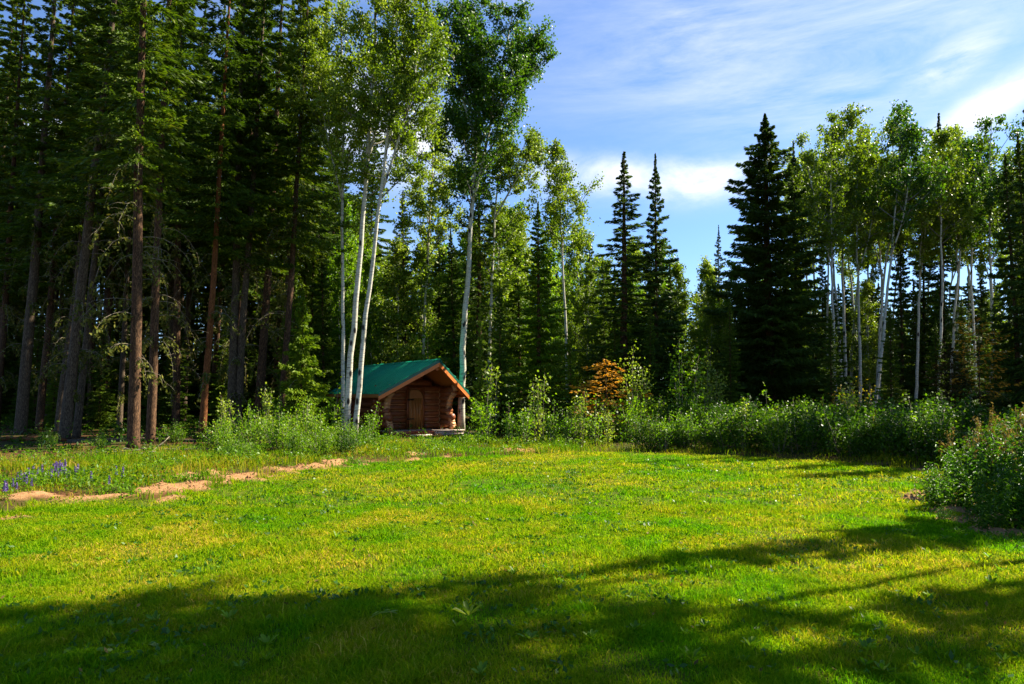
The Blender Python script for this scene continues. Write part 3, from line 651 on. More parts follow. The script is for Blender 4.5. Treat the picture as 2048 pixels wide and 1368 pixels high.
# spruces of the back and right
big = make_spruce('spruce_tree', 14.4, .4, 3.1, .24, 380, 300, 301, mat='spruce_blue', ndead=0, droop=.40, tw=.05, tl=.22, shape=.60, col_gap=.42)
tag(big, 'big broad dark spruce with a jagged top, tallest conifer right of centre', 'spruce tree'); p = at(1545, 787, 30); hz = at(1540, 226, 30).z; big.location = (p.x, 30, 0); big.scale = (hz/14.4*1.12, hz/14.4*1.12, hz/14.4)
NAMED = [
 (slim[0], HS, 1250, 29, 302, 1248, 'narrow spruce spire, left one of the two twin spires against the sky', 1.95), (full[2], HF, 1312, 29.5, 308, 1310, 'narrow spruce spire, right one of the two twin spires, fuller on its right side', .82),
 (full[2], HF, 1592, 31.5, 282, 1588, 'second dark spruce tucked against the right side of the big broad one', .72), (slim[0], HS, 1510, 32, 330, 1505, 'slimmer dark spruce tucked against the left side of the big broad one', 1.15),
 (slim[1], HS, 1440, 38, 452, 1438, 'small pointed spruce between the twin spires and the big broad spruce', .9),
 (full[1], HF, 1078, 27.5, 400, 1076, 'full green spruce left of the slender lone aspen', 1.05), (full[1], HF, 1040, 34, 440, 1036, 'hazy green spruce behind the full one left of the lone aspen', .8),
 (slim[0], HS, 960, 31, 250, 958, 'dark spruce standing behind the forked aspen crown', 1.2), (slim[1], HS, 1882, 34, 228, 1878, 'narrow dark spruce spire rising among the right-hand aspens', 1.2),
 (full[2], HF, 1802, 34, 440, 1800, 'dark spruce left of the spire among the right-hand aspens', .8), (slim[0], HS, 1845, 35, 410, 1846, 'slim dark spruce between two aspen trunks at the right', 1.1),
 (full[0], HF, 1645, 36, 490, 1644, 'small spruce in the gap just right of the big broad spruce', .7), (slim[1], HS, 1405, 40, 560, 1404, 'tiny pointed spruce low in the gap left of the big broad spruce', 1.1),
 (full[0], HF, 1345, 31, 520, 1340, 'bushy spruce low on the right flank of the twin spires', .75), (full[1], HF, 1210, 33, 520, 1206, 'bushy green spruce on the left flank of the twin spires', .75),
 (full[2], HF, 880, 36, 430, 876, 'bluish spruce behind the cabin between two aspens', .8), (slim[0], HS, 812, 34, 380, 806, 'dark pointed spruce behind the left part of the cabin roof', 1.3), (full[0], HF, 650, 31, 470, 642, 'shaggy dark spruce behind the left end of the cabin', .8),
 (full[2], HF, 1745, 39, 520, 1746, 'spruce low behind the middle of the right-hand aspen grove', .8), (full[2], HF, 1960, 38, 500, 1960, 'dark spruce behind the forked aspen near the right edge', .8), (full[0], HF, 2045, 35, 480, 2040, 'dark green spruce at the right edge of the photo', .8)]
for pr, H0, px, Yd, top, tpx, lab, wd in NAMED: place(pr, px, 0, Yd, toppy=top, toppx=tpx, H=H0, label=lab, cat='spruce tree', wide=wd)
yp = make_spruce('young_spruce', 4.6, .2, 1.5, .05, 120, 120, 310, mat='spruce_light', ndead=3, droop=.4, tw=.045, tl=.16)
tag(yp, 'sunlit young spruce overlapping the left end of the green roof', 'young spruce'); yp.location = (at(602, 787, 25).x, 25, 0); yp.scale = (1, 1, 1.15)
for px, Yd, top, wd, lab in [(590, 27.5, 480, .6, 'taller yellow-green spruce behind the young one left of the cabin'), (1140, 27, 640, .8, 'young spruce at the foot of the lone slender aspen'), (1000, 26.5, 560, .7, 'shaggy young spruce on the right of the cabin behind the saplings'),
                        (960, 26, 590, .35, 'very narrow young spruce hanging over the right eave of the cabin'), (1400, 28, 640, .8, 'young spruce in deep shade left of the big broad spruce'), (1300, 26.5, 600, .8, 'young spruce under the twin spires'), (1660, 26, 620, .9, 'dark young spruce at the foot of the right-hand aspens'),
                        (1780, 27, 610, .9, 'low dark spruce beside the yellow shrub'), (1870, 26, 640, 1.0, 'low shaggy spruce behind the right thicket'), (1990, 25, 600, 1.0, 'shaggy green spruce behind the orange-needled one'), (1230, 28, 620, .8, 'young spruce directly behind the rusty orange one'), (1460, 27, 600, .9, 'young spruce touching the left skirt of the big broad spruce')]:
    pr = full[1] if px in (590, 960, 1140, 1400) else full[0]
    place(pr, px, 0, Yd, toppy=top, toppx=px, H=HF, label=lab, cat='young spruce', wide=wd)
# background growth closing the view
g = np.random.default_rng(9)
def skyline(px):
    return float(np.interp(px, [560, 640, 760, 900, 1000, 1090, 1180, 1290, 1400, 1480, 1600, 1700, 1800, 1900, 2048, 2200], [420, 400, 430, 440, 400, 430, 470, 500, 490, 520, 540, 560, 560, 560, 540, 540]))
bgdef = [('pale aspen in the sunny growth behind the cabin', 'spruce in the green growth behind the cabin'), ('leafy aspen in the low growth between the lone aspen and the big spruce', 'spruce in the low growth between the lone aspen and the big spruce'), ('aspen low in the shaded growth at the back right', 'spruce low in the shaded growth at the back right')]
for k in range(96):
    row = k % 4; px = 560+1640*((k//4)+g.random())/24; Yd = [33, 38, 45, 54][row]+g.uniform(-2, 2)
    top = skyline(px)+g.uniform(-10, 110); reg = 0 if px < 1000 else (1 if px < 1500 else 2)
    ia = g.random() < (.70 if reg < 2 else .3); pr, H0 = (low_asp[g.integers(0, 3)], HL) if ia else (full[g.integers(0, 3)], HF)
    place(pr, px, 0, Yd, toppy=top, toppx=px+g.uniform(-12, 12), H=H0, label=bgdef[reg][0 if ia else 1], cat='aspen tree' if ia else 'spruce tree', group=(['aspens', 'spruces'][not ia]+[' behind the cabin', ' in the low growth right of centre', ' at the back right'][reg]), wide=g.uniform(.75, 1.1))
for k in range(56):
    px = 500+1800*(k+g.random())/56; Yd = g.uniform(62, 80); top = 600+g.uniform(-60, 30) if px > 1560 else 560+g.uniform(-50, 50)
    place(full[k % 3], px, 0, Yd, toppy=top, toppx=px, H=HF, label='distant spruce at the foot of the far wood', cat='spruce tree', group='distant spruces closing the view', wide=1.5)
# off-frame trees on the right whose shadows cross the lawn
def shade(x, y, pr, H0, H, lab, cat, wide=1.0):
    o = place(pr, 0, 0, xy=(x, y), s=H/H0, label=lab, cat=cat, wide=wide); return o
shade(14.4, 12.3, full[0], HF, 14.2, 'spruce beyond the right edge casting the long thin lawn shadow', 'spruce tree', .78)
shade(12.0, 9.4, asp[0], HA, 18.5, 'tall aspen beyond the right edge shading the left foreground', 'aspen tree', .85)
shade(12.0, 8.9, full[0], HF, 14.5, 'broad spruce beyond the right edge shading the lower right lawn', 'spruce tree', .62)
shade(10.0, 6.3, full[2], HF, 11.5, 'nearest spruce beyond the right edge shading the lower right corner', 'spruce tree', .42)
shade(17.3, 18.5, slim[1], HS, 12.5, 'spruce beyond the right edge shading the far end of the lawn', 'spruce tree', 1.3)
shade(18.8, 20.6, full[0], HF, 14.0, 'broad spruce beyond the right edge shading the back thicket', 'spruce tree', .7)
shade(16.6, 21.5, full[2], HF, 12.0, 'spruce just beyond the right edge behind the thicket', 'spruce tree', .8)
shade(20.5, 24.0, tall[1], 23, 18, 'tall spruce beyond the right edge at the back', 'spruce tree', 1.0)

for bx_, by_, hh_, h0_, sd_, lab_ in [(10.6, 10.4, 17.0, 10.4, 901, 'high-crowned aspen beyond the right edge, its crown shading the left foreground'), (9.6, 8.9, 16.0, 9.6, 902, 'second high-crowned aspen beyond the right edge, nearer the camera')]:
    o = make_aspen('aspen_tree', [(bx_, by_, 0), (bx_+.2, by_, hh_*.5), (bx_, by_+.2, hh_)], .08, .02, h0_, 2.2, 30, 5200, .12, sd_); tag(o, lab_, 'aspen tree')
shade(10.8, 11.6, full[1], HF, 5.0, 'small spruce beyond the right edge behind the leafy bank', 'young spruce', .9)
shade(10.2, 9.4, full[0], HF, 4.2, 'small spruce beyond the right edge beside the leafy bank', 'young spruce', .9)
shade(16.3, 22.6, full[2], HF, 9.5, 'dark spruce on the right edge of the photo, nearest the thicket', 'spruce tree', .8)
shade(18.3, 24.6, full[0], HF, 11.0, 'dark spruce right behind the one on the right edge of the photo', 'spruce tree', .8)
# ---------------------------------------------------------------- bushes and saplings
def make_bush(name, H, R, nst, nleaf, size, seed, mat, aspect=.7, spread=.09, erect=.5, barkm='twig', tops=None):
    g = np.random.default_rng(seed); root = thing(name); G = Geo(); cl = []; tp = []
    for i in range(nst):
        a = g.uniform(0, 2*PI); r0 = R*.35*g.random(); r1 = R*g.random()**.6; h = H*(g.uniform(.55, 1.05))*(1-.35*(r1/R)**2)
        p0 = np.array([math.cos(a)*r0, math.sin(a)*r0, -.05]); p2 = np.array([math.cos(a)*r1, math.sin(a)*r1, h]); p1 = p0*(erect)+p2*(1-erect); p1[2] = h*.55
        pts = np.array([p0, p1, p2]); G.tube(pts, [.012*H**.5, .008, .003], 4)
        k = int(nleaf/nst*g.uniform(.6, 1.4)); u = g.uniform(.12, 1.03, k)**.85
        c = np.stack([np.interp(u, [0, .5, 1], pts[:, j]) for j in range(3)], 1)+g.normal(0, 1, (k, 3))*spread*(1.2-.5*u)[:, None]
        cl.append(c); tp.append(p2)
    G.build('stems', M[barkm], root, True); C = np.concatenate(cl); C[:, 2] = np.maximum(C[:, 2], .03)
    V, F = rand_leaves(C, size, g, .5, aspect); mesh_obj('foliage', V, [F], M[mat], root)
    if tops:
        C = []
        for q in tp:
            if g.random() < .2: C.append(q+np.stack([g.normal(0, .025, 22), g.normal(0, .025, 22), g.uniform(0, .32, 22)], 1))
        V, F = rand_leaves(np.concatenate(C), .045, g, 0, .4, droop=-1.5); mesh_obj('seed_heads', V, [F], M[tops], root)
    return root
bush = [proto(make_bush('leafy_bush', 1.25, .85, 24, 1700, .072, 400+i, ['bush', 'bush', 'bush_dark'][i], spread=.13)) for i in range(3)]
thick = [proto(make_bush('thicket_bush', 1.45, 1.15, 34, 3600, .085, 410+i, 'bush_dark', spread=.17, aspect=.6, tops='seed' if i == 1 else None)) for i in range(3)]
sap = [proto(make_bush('aspen_sapling', 1.7, .38, 7, 520, .075, 420+i, ['bush', 'aspen_pale', 'bush'][i], spread=.12, aspect=.85, erect=.6)) for i in range(3)]
tallsap = [proto(make_bush('aspen_sapling', 3.2, .7, 9, 1200, .09, 430+i, ['aspen_pale', 'bush'][i], spread=.2, aspect=.85)) for i in range(2)]
gb = np.random.default_rng(77)
def putb(pr, px, py, s, lab, cat, group=None, sz=1.0, Yd=None):
    o = place(pr, px, py, Yd, s=s, label=lab, cat=cat, group=group); o.scale = (s, s, s*sz); return o
for px, py, s, k, lab in [(440, 905, .75, 0, 'low pale bush in front of the slender reddish trunk'), (500, 898, .9, 1, 'leafy bush before the straight grey-brown trunk'), (560, 905, .85, 0, 'rounded bush before the thin trunk closest to the cabin'),
        (605, 890, 1.0, 1, 'tallest bright bush between the tall stand and the aspens'), (640, 900, .8, 0, 'bright leafy bush hiding the lower left end of the cabin'), (696, 902, .68, 1, 'bush wrapped round the feet of the three white aspens'), (722, 898, .5, 0, 'light bush against the left corner of the cabin'),
        (590, 915, .6, 0, 'small low bush on the sandy edge left of the cabin'), (480, 925, .5, 1, 'small bush just above the widest bare soil patch'), (640, 918, .55, 0, 'small green bush between the soil edge and the bright bush'), (690, 916, .5, 2, 'small dark bush on the grass below the aspens'), (540, 880, 1.1, 0, 'pale bush in the shade behind the thin dark trunks'),
        (350, 890, .55, 0, 'low pale bush right of the orange-lit trunk'), (200, 905, .4, 0, 'low bush before the leaning pair of trunks'), (95, 895, .4, 1, 'low bush beside the leftmost thick trunk')]:
    putb(bush[k], px, py, s, lab, 'bush', 'leafy bushes along the left forest edge', 1.0 if s < .9 else 1.1)
for px, py, s, k, lab in [(742, 890, .85, 0, 'sapling standing against the log wall left of the porch'), (670, 880, 1.2, 2, 'tall sapling in front of the shaded cabin side wall'), (448, 890, .9, 1, 'sapling left of the straight grey-brown trunk'), (530, 885, 1.1, 1, 'pale sapling between the two dark thin trunks'),
        (970, 890, 1.2, 0, 'sapling right next to the cabin, under the forked aspen'), (985, 878, 1.6, 1, 'taller sapling behind the one next to the cabin'), (1020, 892, .85, 2, 'small sapling, second right of the cabin'), (1050, 893, .95, 0, 'small sapling, third right of the cabin'),
        (1078, 888, 1.35, 1, 'tallest pale sapling in the row right of the cabin'), (1105, 893, .9, 2, 'short sapling right of the tallest pale one'), (1135, 893, .8, 0, 'short sapling in the middle of the sapling row'), (1160, 892, 1.0, 1, 'pale sapling near the right end of the row'), (1190, 893, .9, 2, 'last sapling of the row before the bright green mound'), (1215, 895, .7, 1, 'little sapling at the foot of the bright green mound'),
        (620, 875, 1.4, 2, 'tall sapling left of the cabin under the young spruce')]:
    putb(sap[k], px, py, s, lab, 'sapling', 'aspen saplings at the forest edge')
for px, py, s, k, lab in [(1160, 880, 1.0, 0, 'bright leafy mound, left part, behind the saplings'), (1215, 880, 1.15, 1, 'bright leafy mound in front of the rusty spruce'), (1265, 884, 1.2, 0, 'sunlit mound of leaves at the right of the rusty spruce'), (1110, 872, 1.0, 1, 'green bush behind the sapling row'), (1050, 872, .9, 0, 'green bush behind the tallest pale sapling')]:
    putb(bush[k], px, py, s, lab, 'bush', 'bright bushes right of the cabin', 1.05)
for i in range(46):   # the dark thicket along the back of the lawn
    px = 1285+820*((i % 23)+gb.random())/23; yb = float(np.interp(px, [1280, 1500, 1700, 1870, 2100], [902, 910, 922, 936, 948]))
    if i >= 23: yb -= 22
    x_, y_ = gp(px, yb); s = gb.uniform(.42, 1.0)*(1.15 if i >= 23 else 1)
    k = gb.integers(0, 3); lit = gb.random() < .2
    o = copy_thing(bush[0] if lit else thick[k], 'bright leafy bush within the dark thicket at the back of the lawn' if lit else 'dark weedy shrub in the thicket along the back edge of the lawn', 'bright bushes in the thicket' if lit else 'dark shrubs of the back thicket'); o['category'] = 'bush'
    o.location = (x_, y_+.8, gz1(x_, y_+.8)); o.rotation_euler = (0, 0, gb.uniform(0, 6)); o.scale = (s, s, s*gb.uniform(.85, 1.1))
for k, (px, py, s, lab, m) in enumerate([(1455, 905, .9, 'pale leafy bush catching sun, left of centre in the back thicket', 0), (1610, 905, 1.0, 'tallest sunlit bush of the back thicket, with pale leaves', 1), (1560, 912, .7, 'small sunlit bush at the front of the back thicket', 0), (1740, 905, .9, 'sunlit green bush in front of the yellow shrub', 1)]):
    putb(bush[m], px, py, s, lab, 'bush')
for k, (px, py, s, lab) in enumerate([(1330, 903, .75, 'thin sapling in front of the dark left part of the thicket'), (1490, 908, .8, 'sapling poking out of the thicket below the big broad spruce'), (1535, 905, 1.0, 'taller sapling poking out of the thicket left of the tallest sunlit bush'),
        (1650, 912, .8, 'sapling right of the tallest sunlit bush in the thicket'), (1700, 905, 1.05, 'sapling standing under the yellow shrub'), (1790, 925, .8, 'sapling near the right end of the thicket'), (1840, 915, 1.0, 'last sapling of the thicket before the right bank')]):
    putb(sap[k % 3], px, py, s, lab, 'sapling', 'saplings in the back thicket')
putb(tallsap[0], 1275, 845, 1.0, 'pale leaved sapling just right of the rusty orange spruce', 'sapling', Yd=24.5)
putb(tallsap[1], 1365, 830, 1.15, 'bright green sapling in the shade under the twin spires', 'sapling', Yd=25)
putb(tallsap[0], 1425, 830, .95, 'pale sapling left of the big broad spruce', 'sapling', Yd=26)
putb(tallsap[1], 860, 760, 1.6, 'tall leafy sapling rising behind the cabin roof', 'sapling', Yd=32)
r1 = make_spruce('dead_spruce', 3.6, .2, 1.15, .03, 60, 26, 501, mat='dead', ndead=8, droop=-.35, tw=.05, tl=.12, shape=.35, col_gap=.6); tag(r1, 'small dead spruce with rusty orange needles behind the bright mound', 'dead spruce')
r1.location = (at(1212, 787, 24.5).x, 24.5, 0); r1.scale = (1.5, 1.3, at(1212, 718, 24.5).z/3.6)
r2 = make_spruce('dead_spruce', 3.6, .2, 1.3, .035, 70, 40, 502, mat='brown', ndead=4, droop=.2, tw=.05, tl=.14, shape=.7); tag(r2, 'brown withered spruce in the shade left of the lone slender aspen', 'dead spruce')
r2.location = (at(1078, 787, 25.5).x, 25.5, 0); r2.scale = (1, 1, at(1078, 750, 25.5).z/3.6)
r3 = make_spruce('dead_spruce', 5.0, 1.8, .95, .03, 44, 20, 503, mat='dead', ndead=8, droop=-.1, tw=.045, tl=.11, shape=.3, col_gap=.6); tag(r3, 'thin spruce with patchy orange needles near the right edge', 'dead spruce')
r3.location = (at(1962, 787, 21).x, 21, 0); r3.scale = (1, 1, at(1962, 630, 21).z/5)
r4 = make_spruce('dead_spruce', 4.4, .2, 1.4, .035, 90, 60, 504, mat='brown', ndead=4, droop=.2, tw=.05, tl=.14, shape=.7); tag(r4, 'brownish green spruce beside the orange-needled one at the right', 'dead spruce')
r4.location = (at(1905, 787, 21.5).x, 21.5, 0); r4.scale = (1, 1, at(1905, 690, 21.5).z/4.4)
ys = make_bush('yellow_shrub', 2.3, .95, 16, 700, .08, 505, 'yellow', spread=.15); tag(ys, 'yellowing open shrub above the middle of the back thicket', 'shrub'); p = at(1712, 787, 21); ys.location = (p.x, 21, 0); ys.scale = (1, 1, at(1712, 768, 21).z/2.3)

# near plants at the right: lance-leaved stalks
def make_stalks(name, n, H, R, seed, size=.11, seed_tops=False):
    g = np.random.default_rng(seed); root = thing(name); G = Geo(); V5 = []; tops = []
    for i in range(n):
        a = g.uniform(0, 2*PI); r = R*g.random()**.6; h = H*g.uniform(.6, 1.05)*(1-.3*(r/R)**2); b = np.array([math.cos(a)*r, math.sin(a)*r, -.04]); lean = np.array([math.cos(a), math.sin(a), 0])*g.uniform(.05, .3)*h
        tt = np.linspace(0, 1, 5); pts = b+lean*(tt**1.6)[:, None]+np.array([0, 0, 1])*(tt*h)[:, None]; G.tube(pts, np.linspace(.006, .0025, 5), 4); tops.append(pts[-1])
        k = int(h/.032); u = np.linspace(.12, 1, k); c = np.stack([np.interp(u, tt, pts[:, j]) for j in range(3)], 1); az = np.arange(k)*2.4+g.uniform(0, 6)
        L = size*g.uniform(.7, 1.2, k)*(1.1-.35*u); d = np.stack([np.cos(az), np.sin(az), g.uniform(-.1, .5, k)], 1); d = unit(d); sdv_ = unit(np.cross(d, [0, 0, 1.])); w = (L*.15)[:, None]
        m = c+d*(L*.5)[:, None]+[0, 0, .004]; tip = c+d*L[:, None]-np.array([0, 0, 1])*(L*.42)[:, None]; m2 = c+d*(L*.30)[:, None]; fold = np.array([0, 0, .012])
        V5.append(np.stack([c, m2+sdv_*w*.9+fold, m+sdv_*w-[0, 0, .006], tip, m-sdv_*w-[0, 0, .006], m2-sdv_*w*.9+fold], 1).reshape(-1, 3))
    G.build('stalks', M['fern'], root); V = np.concatenate(V5); F = np.arange(len(V)).reshape(-1, 6); Q = np.concatenate([F[:, [0, 1, 2, 3]], F[:, [0, 3, 4, 5]]])
    mesh_obj('leaves', V, [Q], M['fern'], root)
    if seed_tops:
        C = np.concatenate([q+np.stack([g.normal(0, .022, 26), g.normal(0, .022, 26), g.uniform(-.02, .26, 26)], 1) for q in tops if g.random() < .35])
        V, F = rand_leaves(C, .05, g, 0, .3, droop=-1.5); mesh_obj('seed_heads', V, [F], M['seed'], root)
    return root
stk = [proto(make_stalks('lance_leaved_plant', 26, .85, .42, 600+i, seed_tops=(i == 2))) for i in range(3)]
RB = [(1878, 1003, .72, 0, 'leafy clump nearest the lawn on the sandy tongue at the right'), (1905, 1020, .78, 1, 'leafy clump behind the small soil patch at the right edge'), (1950, 1025, .95, 0, 'taller leafy clump in the middle of the right bank'), (1925, 990, .95, 1, 'leafy clump at the back left of the right bank'),
      (1985, 1000, 1.1, 2, 'seed-topped clump behind the taller leafy one'), (2000, 1040, .85, 0, 'shaded clump low on the right bank'), (2050, 1045, 1.05, 1, 'shaded clump at the right edge of the photo'), (2030, 1000, 1.25, 2, 'tallest brown-topped clump at the right edge'), (2085, 1010, 1.4, 2, 'brown-topped clump just past the right edge'),
      (1960, 965, 1.15, 2, 'seed-topped clump far back on the right bank'), (2020, 965, 1.4, 2, 'rear brown-topped clump on the right bank'), (2070, 960, 1.5, 1, 'rear leafy clump at the right edge'), (1895, 1045, .28, 0, 'low sprig at the lawn edge in front of the right bank'), (1865, 1015, .3, 1, 'low sprig at the tip of the sandy tongue'), (2110, 1060, 1.2, 0, 'clump past the right edge near the camera'), (1990, 1060, .7, 1, 'dark low clump behind the bare soil strip')]
for px, py, s, k, lab in RB: putb(stk[k], px, py, s, lab, 'plant', 'lance-leaved plants of the right bank')
for i in range(10):
    px = 1990+22*i; py = 985-4*i
    o = putb(thick[0 if i % 2 else 2], px, py, .62+.05*i, 'dense dark shrub backing the lance-leaved plants at the right edge', 'bush', 'dark shrubs of the right bank')

# lupines
g = np.random.default_rng(31)
def make_lupine(seed):
    g = np.random.default_rng(seed); root = thing('lupine'); G = Geo(); G.tube([(0, 0, 0), (.01, 0, .2), (.015, .01, .36)], [.006, .005, .003], 4); G.build('stem', M['fern'], root)
    n = 60; u = g.random(n); a = g.uniform(0, 6.28, n); r = .026*(1-u*.65); C = np.stack([.012+np.cos(a)*r, np.sin(a)*r, .20+u*.19], 1)
    V, F = rand_leaves(C, .034, g, 0, .7); mesh_obj('flower_spike', V, [F], M['lupine'], root)
    L = []; 
    for k in range(6):
        c = np.array([g.normal(0, .05), g.normal(0, .05), g.uniform(.05, .16)]); az = np.arange(7)*.9; d = np.stack([np.cos(az), np.sin(az), np.full(7, .25)], 1); d = unit(d)
        V, F = rhomb(c+d*.035, d, unit(np.cross(d, [0, 0, 1.])), np.full(7, .07), np.full(7, .016)); L.append(V)
    V = np.concatenate(L); mesh_obj('leaves', V, [np.arange(len(V)).reshape(-1, 4)], M['bush'], root); return root
lup = [proto(make_lupine(700+i)) for i in range(3)]
LP = [(100, 955), (108, 950), (115, 957), (122, 952), (118, 962), (130, 958), (137, 963), (95, 960), (150, 955), (155, 960), (149, 962), (75, 962), (64, 968), (70, 973), (54, 966), (82, 955), (98, 942), (35, 978), (45, 980), (50, 985), (24, 990), (33, 997), (10, 985), (6, 1005), (14, 1003), (42, 973), (135, 970), (100, 972), (115, 973), (230, 968), (243, 972), (215, 985), (181, 980), (165, 965), (60, 990)]
LP += [(int(112+26*math.sin(k*2.4)*((k*.618) % 1)), int(957+11*math.cos(k*1.7)*((k*.414) % 1))) for k in range(26)]
for i, (px, py) in enumerate(LP):
    o = putb(lup[i % 3], px+g.uniform(-2, 2), py+8, g.uniform(.5, .85), 'violet lupine flowering in the meadow patch at the left edge of the lawn', 'lupine', 'violet lupines at the left')
# lawn weeds: broad leaf rosettes
def make_rosette(seed, n=9, L=.075, pale=False):
    g = np.random.default_rng(seed); root = None; az = np.arange(n)*2.4+g.normal(0, .2, n); LL = L*g.uniform(.6, 1.15, n); e = g.uniform(.5, 1.8, n)
    d = unit(np.stack([np.cos(az), np.sin(az), e], 1)); s = unit(np.cross(d, [0, 0, 1.])); w = (LL*.13)[:, None]; c = np.zeros((n, 3))
    m = c+d*(LL*.45)[:, None]; m3 = c+d*(LL*.78)[:, None]-[0, 0, .006]; tip = c+d*LL[:, None]-np.array([0, 0, 1])*(LL*.22)[:, None]
    V = np.stack([c, m+s*w, m3+s*w*.8, tip, m3-s*w*.8, m-s*w], 1).reshape(-1, 3); F = np.arange(n*6).reshape(-1, 6)
    return mesh_obj('broadleaf_weed', V, [np.concatenate([F[:, [0, 1, 2, 3]], F[:, [0, 3, 4, 5]]])], M['aspen_pale' if pale else 'bush'])
ros = [proto(make_rosette(720+i)) for i in range(4)]
for i in range(120):
    py = 930+430*g.random()**1.4; px = g.uniform(0, 2048); x_, y_ = gp(px, py)
    if lawn_sd(np.array([x_]), np.array([y_]))[0] > -.2: continue
    o = ros[i % 4].copy(); COL.objects.link(o); o.location = (x_, y_, gz1(x_, y_)+.012); s = g.uniform(.7, 1.5); o.scale = (s, s, s*g.uniform(.8, 1.3)); o.rotation_euler = (g.normal(0, .15), g.normal(0, .15), g.uniform(0, 6))
    tag(o, 'broad-leaved green weed growing in the lawn', 'weed', 'broad-leaved weeds in the lawn')
o = make_rosette(740, 8, .15, True); x_, y_ = gp(937, 1240); o.location = (x_, y_, .03); o.name = 'pale_weed'; tag(o, 'pale upright weed standing out in the foreground shade', 'weed')
G = Geo(); G.tube([(-.09, 0, .02), (-.02, .01, .05), (.05, 0, .06), (.10, .01, .045)], [.003, .006, .006, .003], 5); V, F = rhomb(np.array([[.07, 0, .065], [-.05, .01, .05], [.03, .01, .07]]), unit(np.array([[1, .2, .1], [1, .1, .5], [1, -.3, .2]])), unit(np.array([[0, 1, .4], [0, 1, .2], [.2, 1, .3]])), np.array([.08, .07, .06]), np.array([.025, .02, .02])); G.add(V, F)
o = G.build('fallen_leaf_stalk', M['aspen_pale']); x_, y_ = gp(765, 1250); o.location = (x_, y_, .03); tag(o, 'pale leafy stalk lying on the shaded foreground grass', 'leaf stalk')
# fallen wood
g = np.random.default_rng(51)
def stick(px, py, L, r, az, lab, mat='twig', tilt=.05, Z=.05):
    G = Geo(); t_ = np.linspace(-.5, .5, 7); p = np.stack([t_*L, g.normal(0, .015*L, 7), g.normal(0, .01*L, 7)+t_*L*tilt], 1); G.tube(p, r*np.linspace(1, .55, 7), 6)
    for q in (2, 4): G.tube([p[q], p[q]+[.1*L, (.1 if q == 2 else -.1)*L, .06*L]], [r*.4, r*.15], 4)
    o = G.build('fallen_branch' if r < .06 else 'fallen_log', M[mat], None, True); x_, y_ = gp(px, py); o.location = (x_, y_, gz1(x_, y_)+Z); o.rotation_euler = (0, 0, az)
    tag(o, lab, 'branch' if r < .06 else 'log')
stick(235, 912, 1.1, .03, .15, 'pale dead branch lying left of the thick orange-lit trunk'); stick(262, 918, .9, .035, -.1, 'short grey branch at the foot of the thick orange-lit trunk'); stick(280, 914, .7, .025, .5, 'small stick in the wood pile before the orange-lit trunk')
stick(250, 908, 1.3, .028, -.25, 'longest stick of the small wood pile before the trunks'); stick(305, 908, .9, .02, 1.0, 'stick leaning out of the litter beside the second front trunk', tilt=.7); stick(370, 905, 1.6, .03, .1, 'grey branch on the needle litter between the front trunks')
stick(330, 888, 6.0, .09, .05, 'long dark fallen log in the shade behind the front trunks', 'bark_grey', 0); stick(60, 886, 2.6, .08, -.1, 'short fallen log beside the leftmost thick trunk', 'bark_red', 0)

# ---------------------------------------------------------------- cabin
cab = thing('log_cabin', 'small log cabin with a green metal roof at the edge of the trees', 'cabin')
cab.rotation_mode = 'XYZ'; cab.location = (-4.05, 28.24, 0.0); cab.rotation_euler = (0, 0, math.atan2(.55, .83))
R0 = .134; HWd = 1.35; YB = 4.0; FL = .17
def logline(G, p, q, r=R0, n=12):
    p = np.array(p, float); q = np.array(q, float); t_ = np.linspace(0, 1, 5)[:, None]; G.tube(p+(q-p)*t_, r*(1+.02*np.sin(np.arange(5)*2+p[2]*9)), n)
DX0, DX1 = -.17, .42; zc = lambda k: FL+.13+k*.248
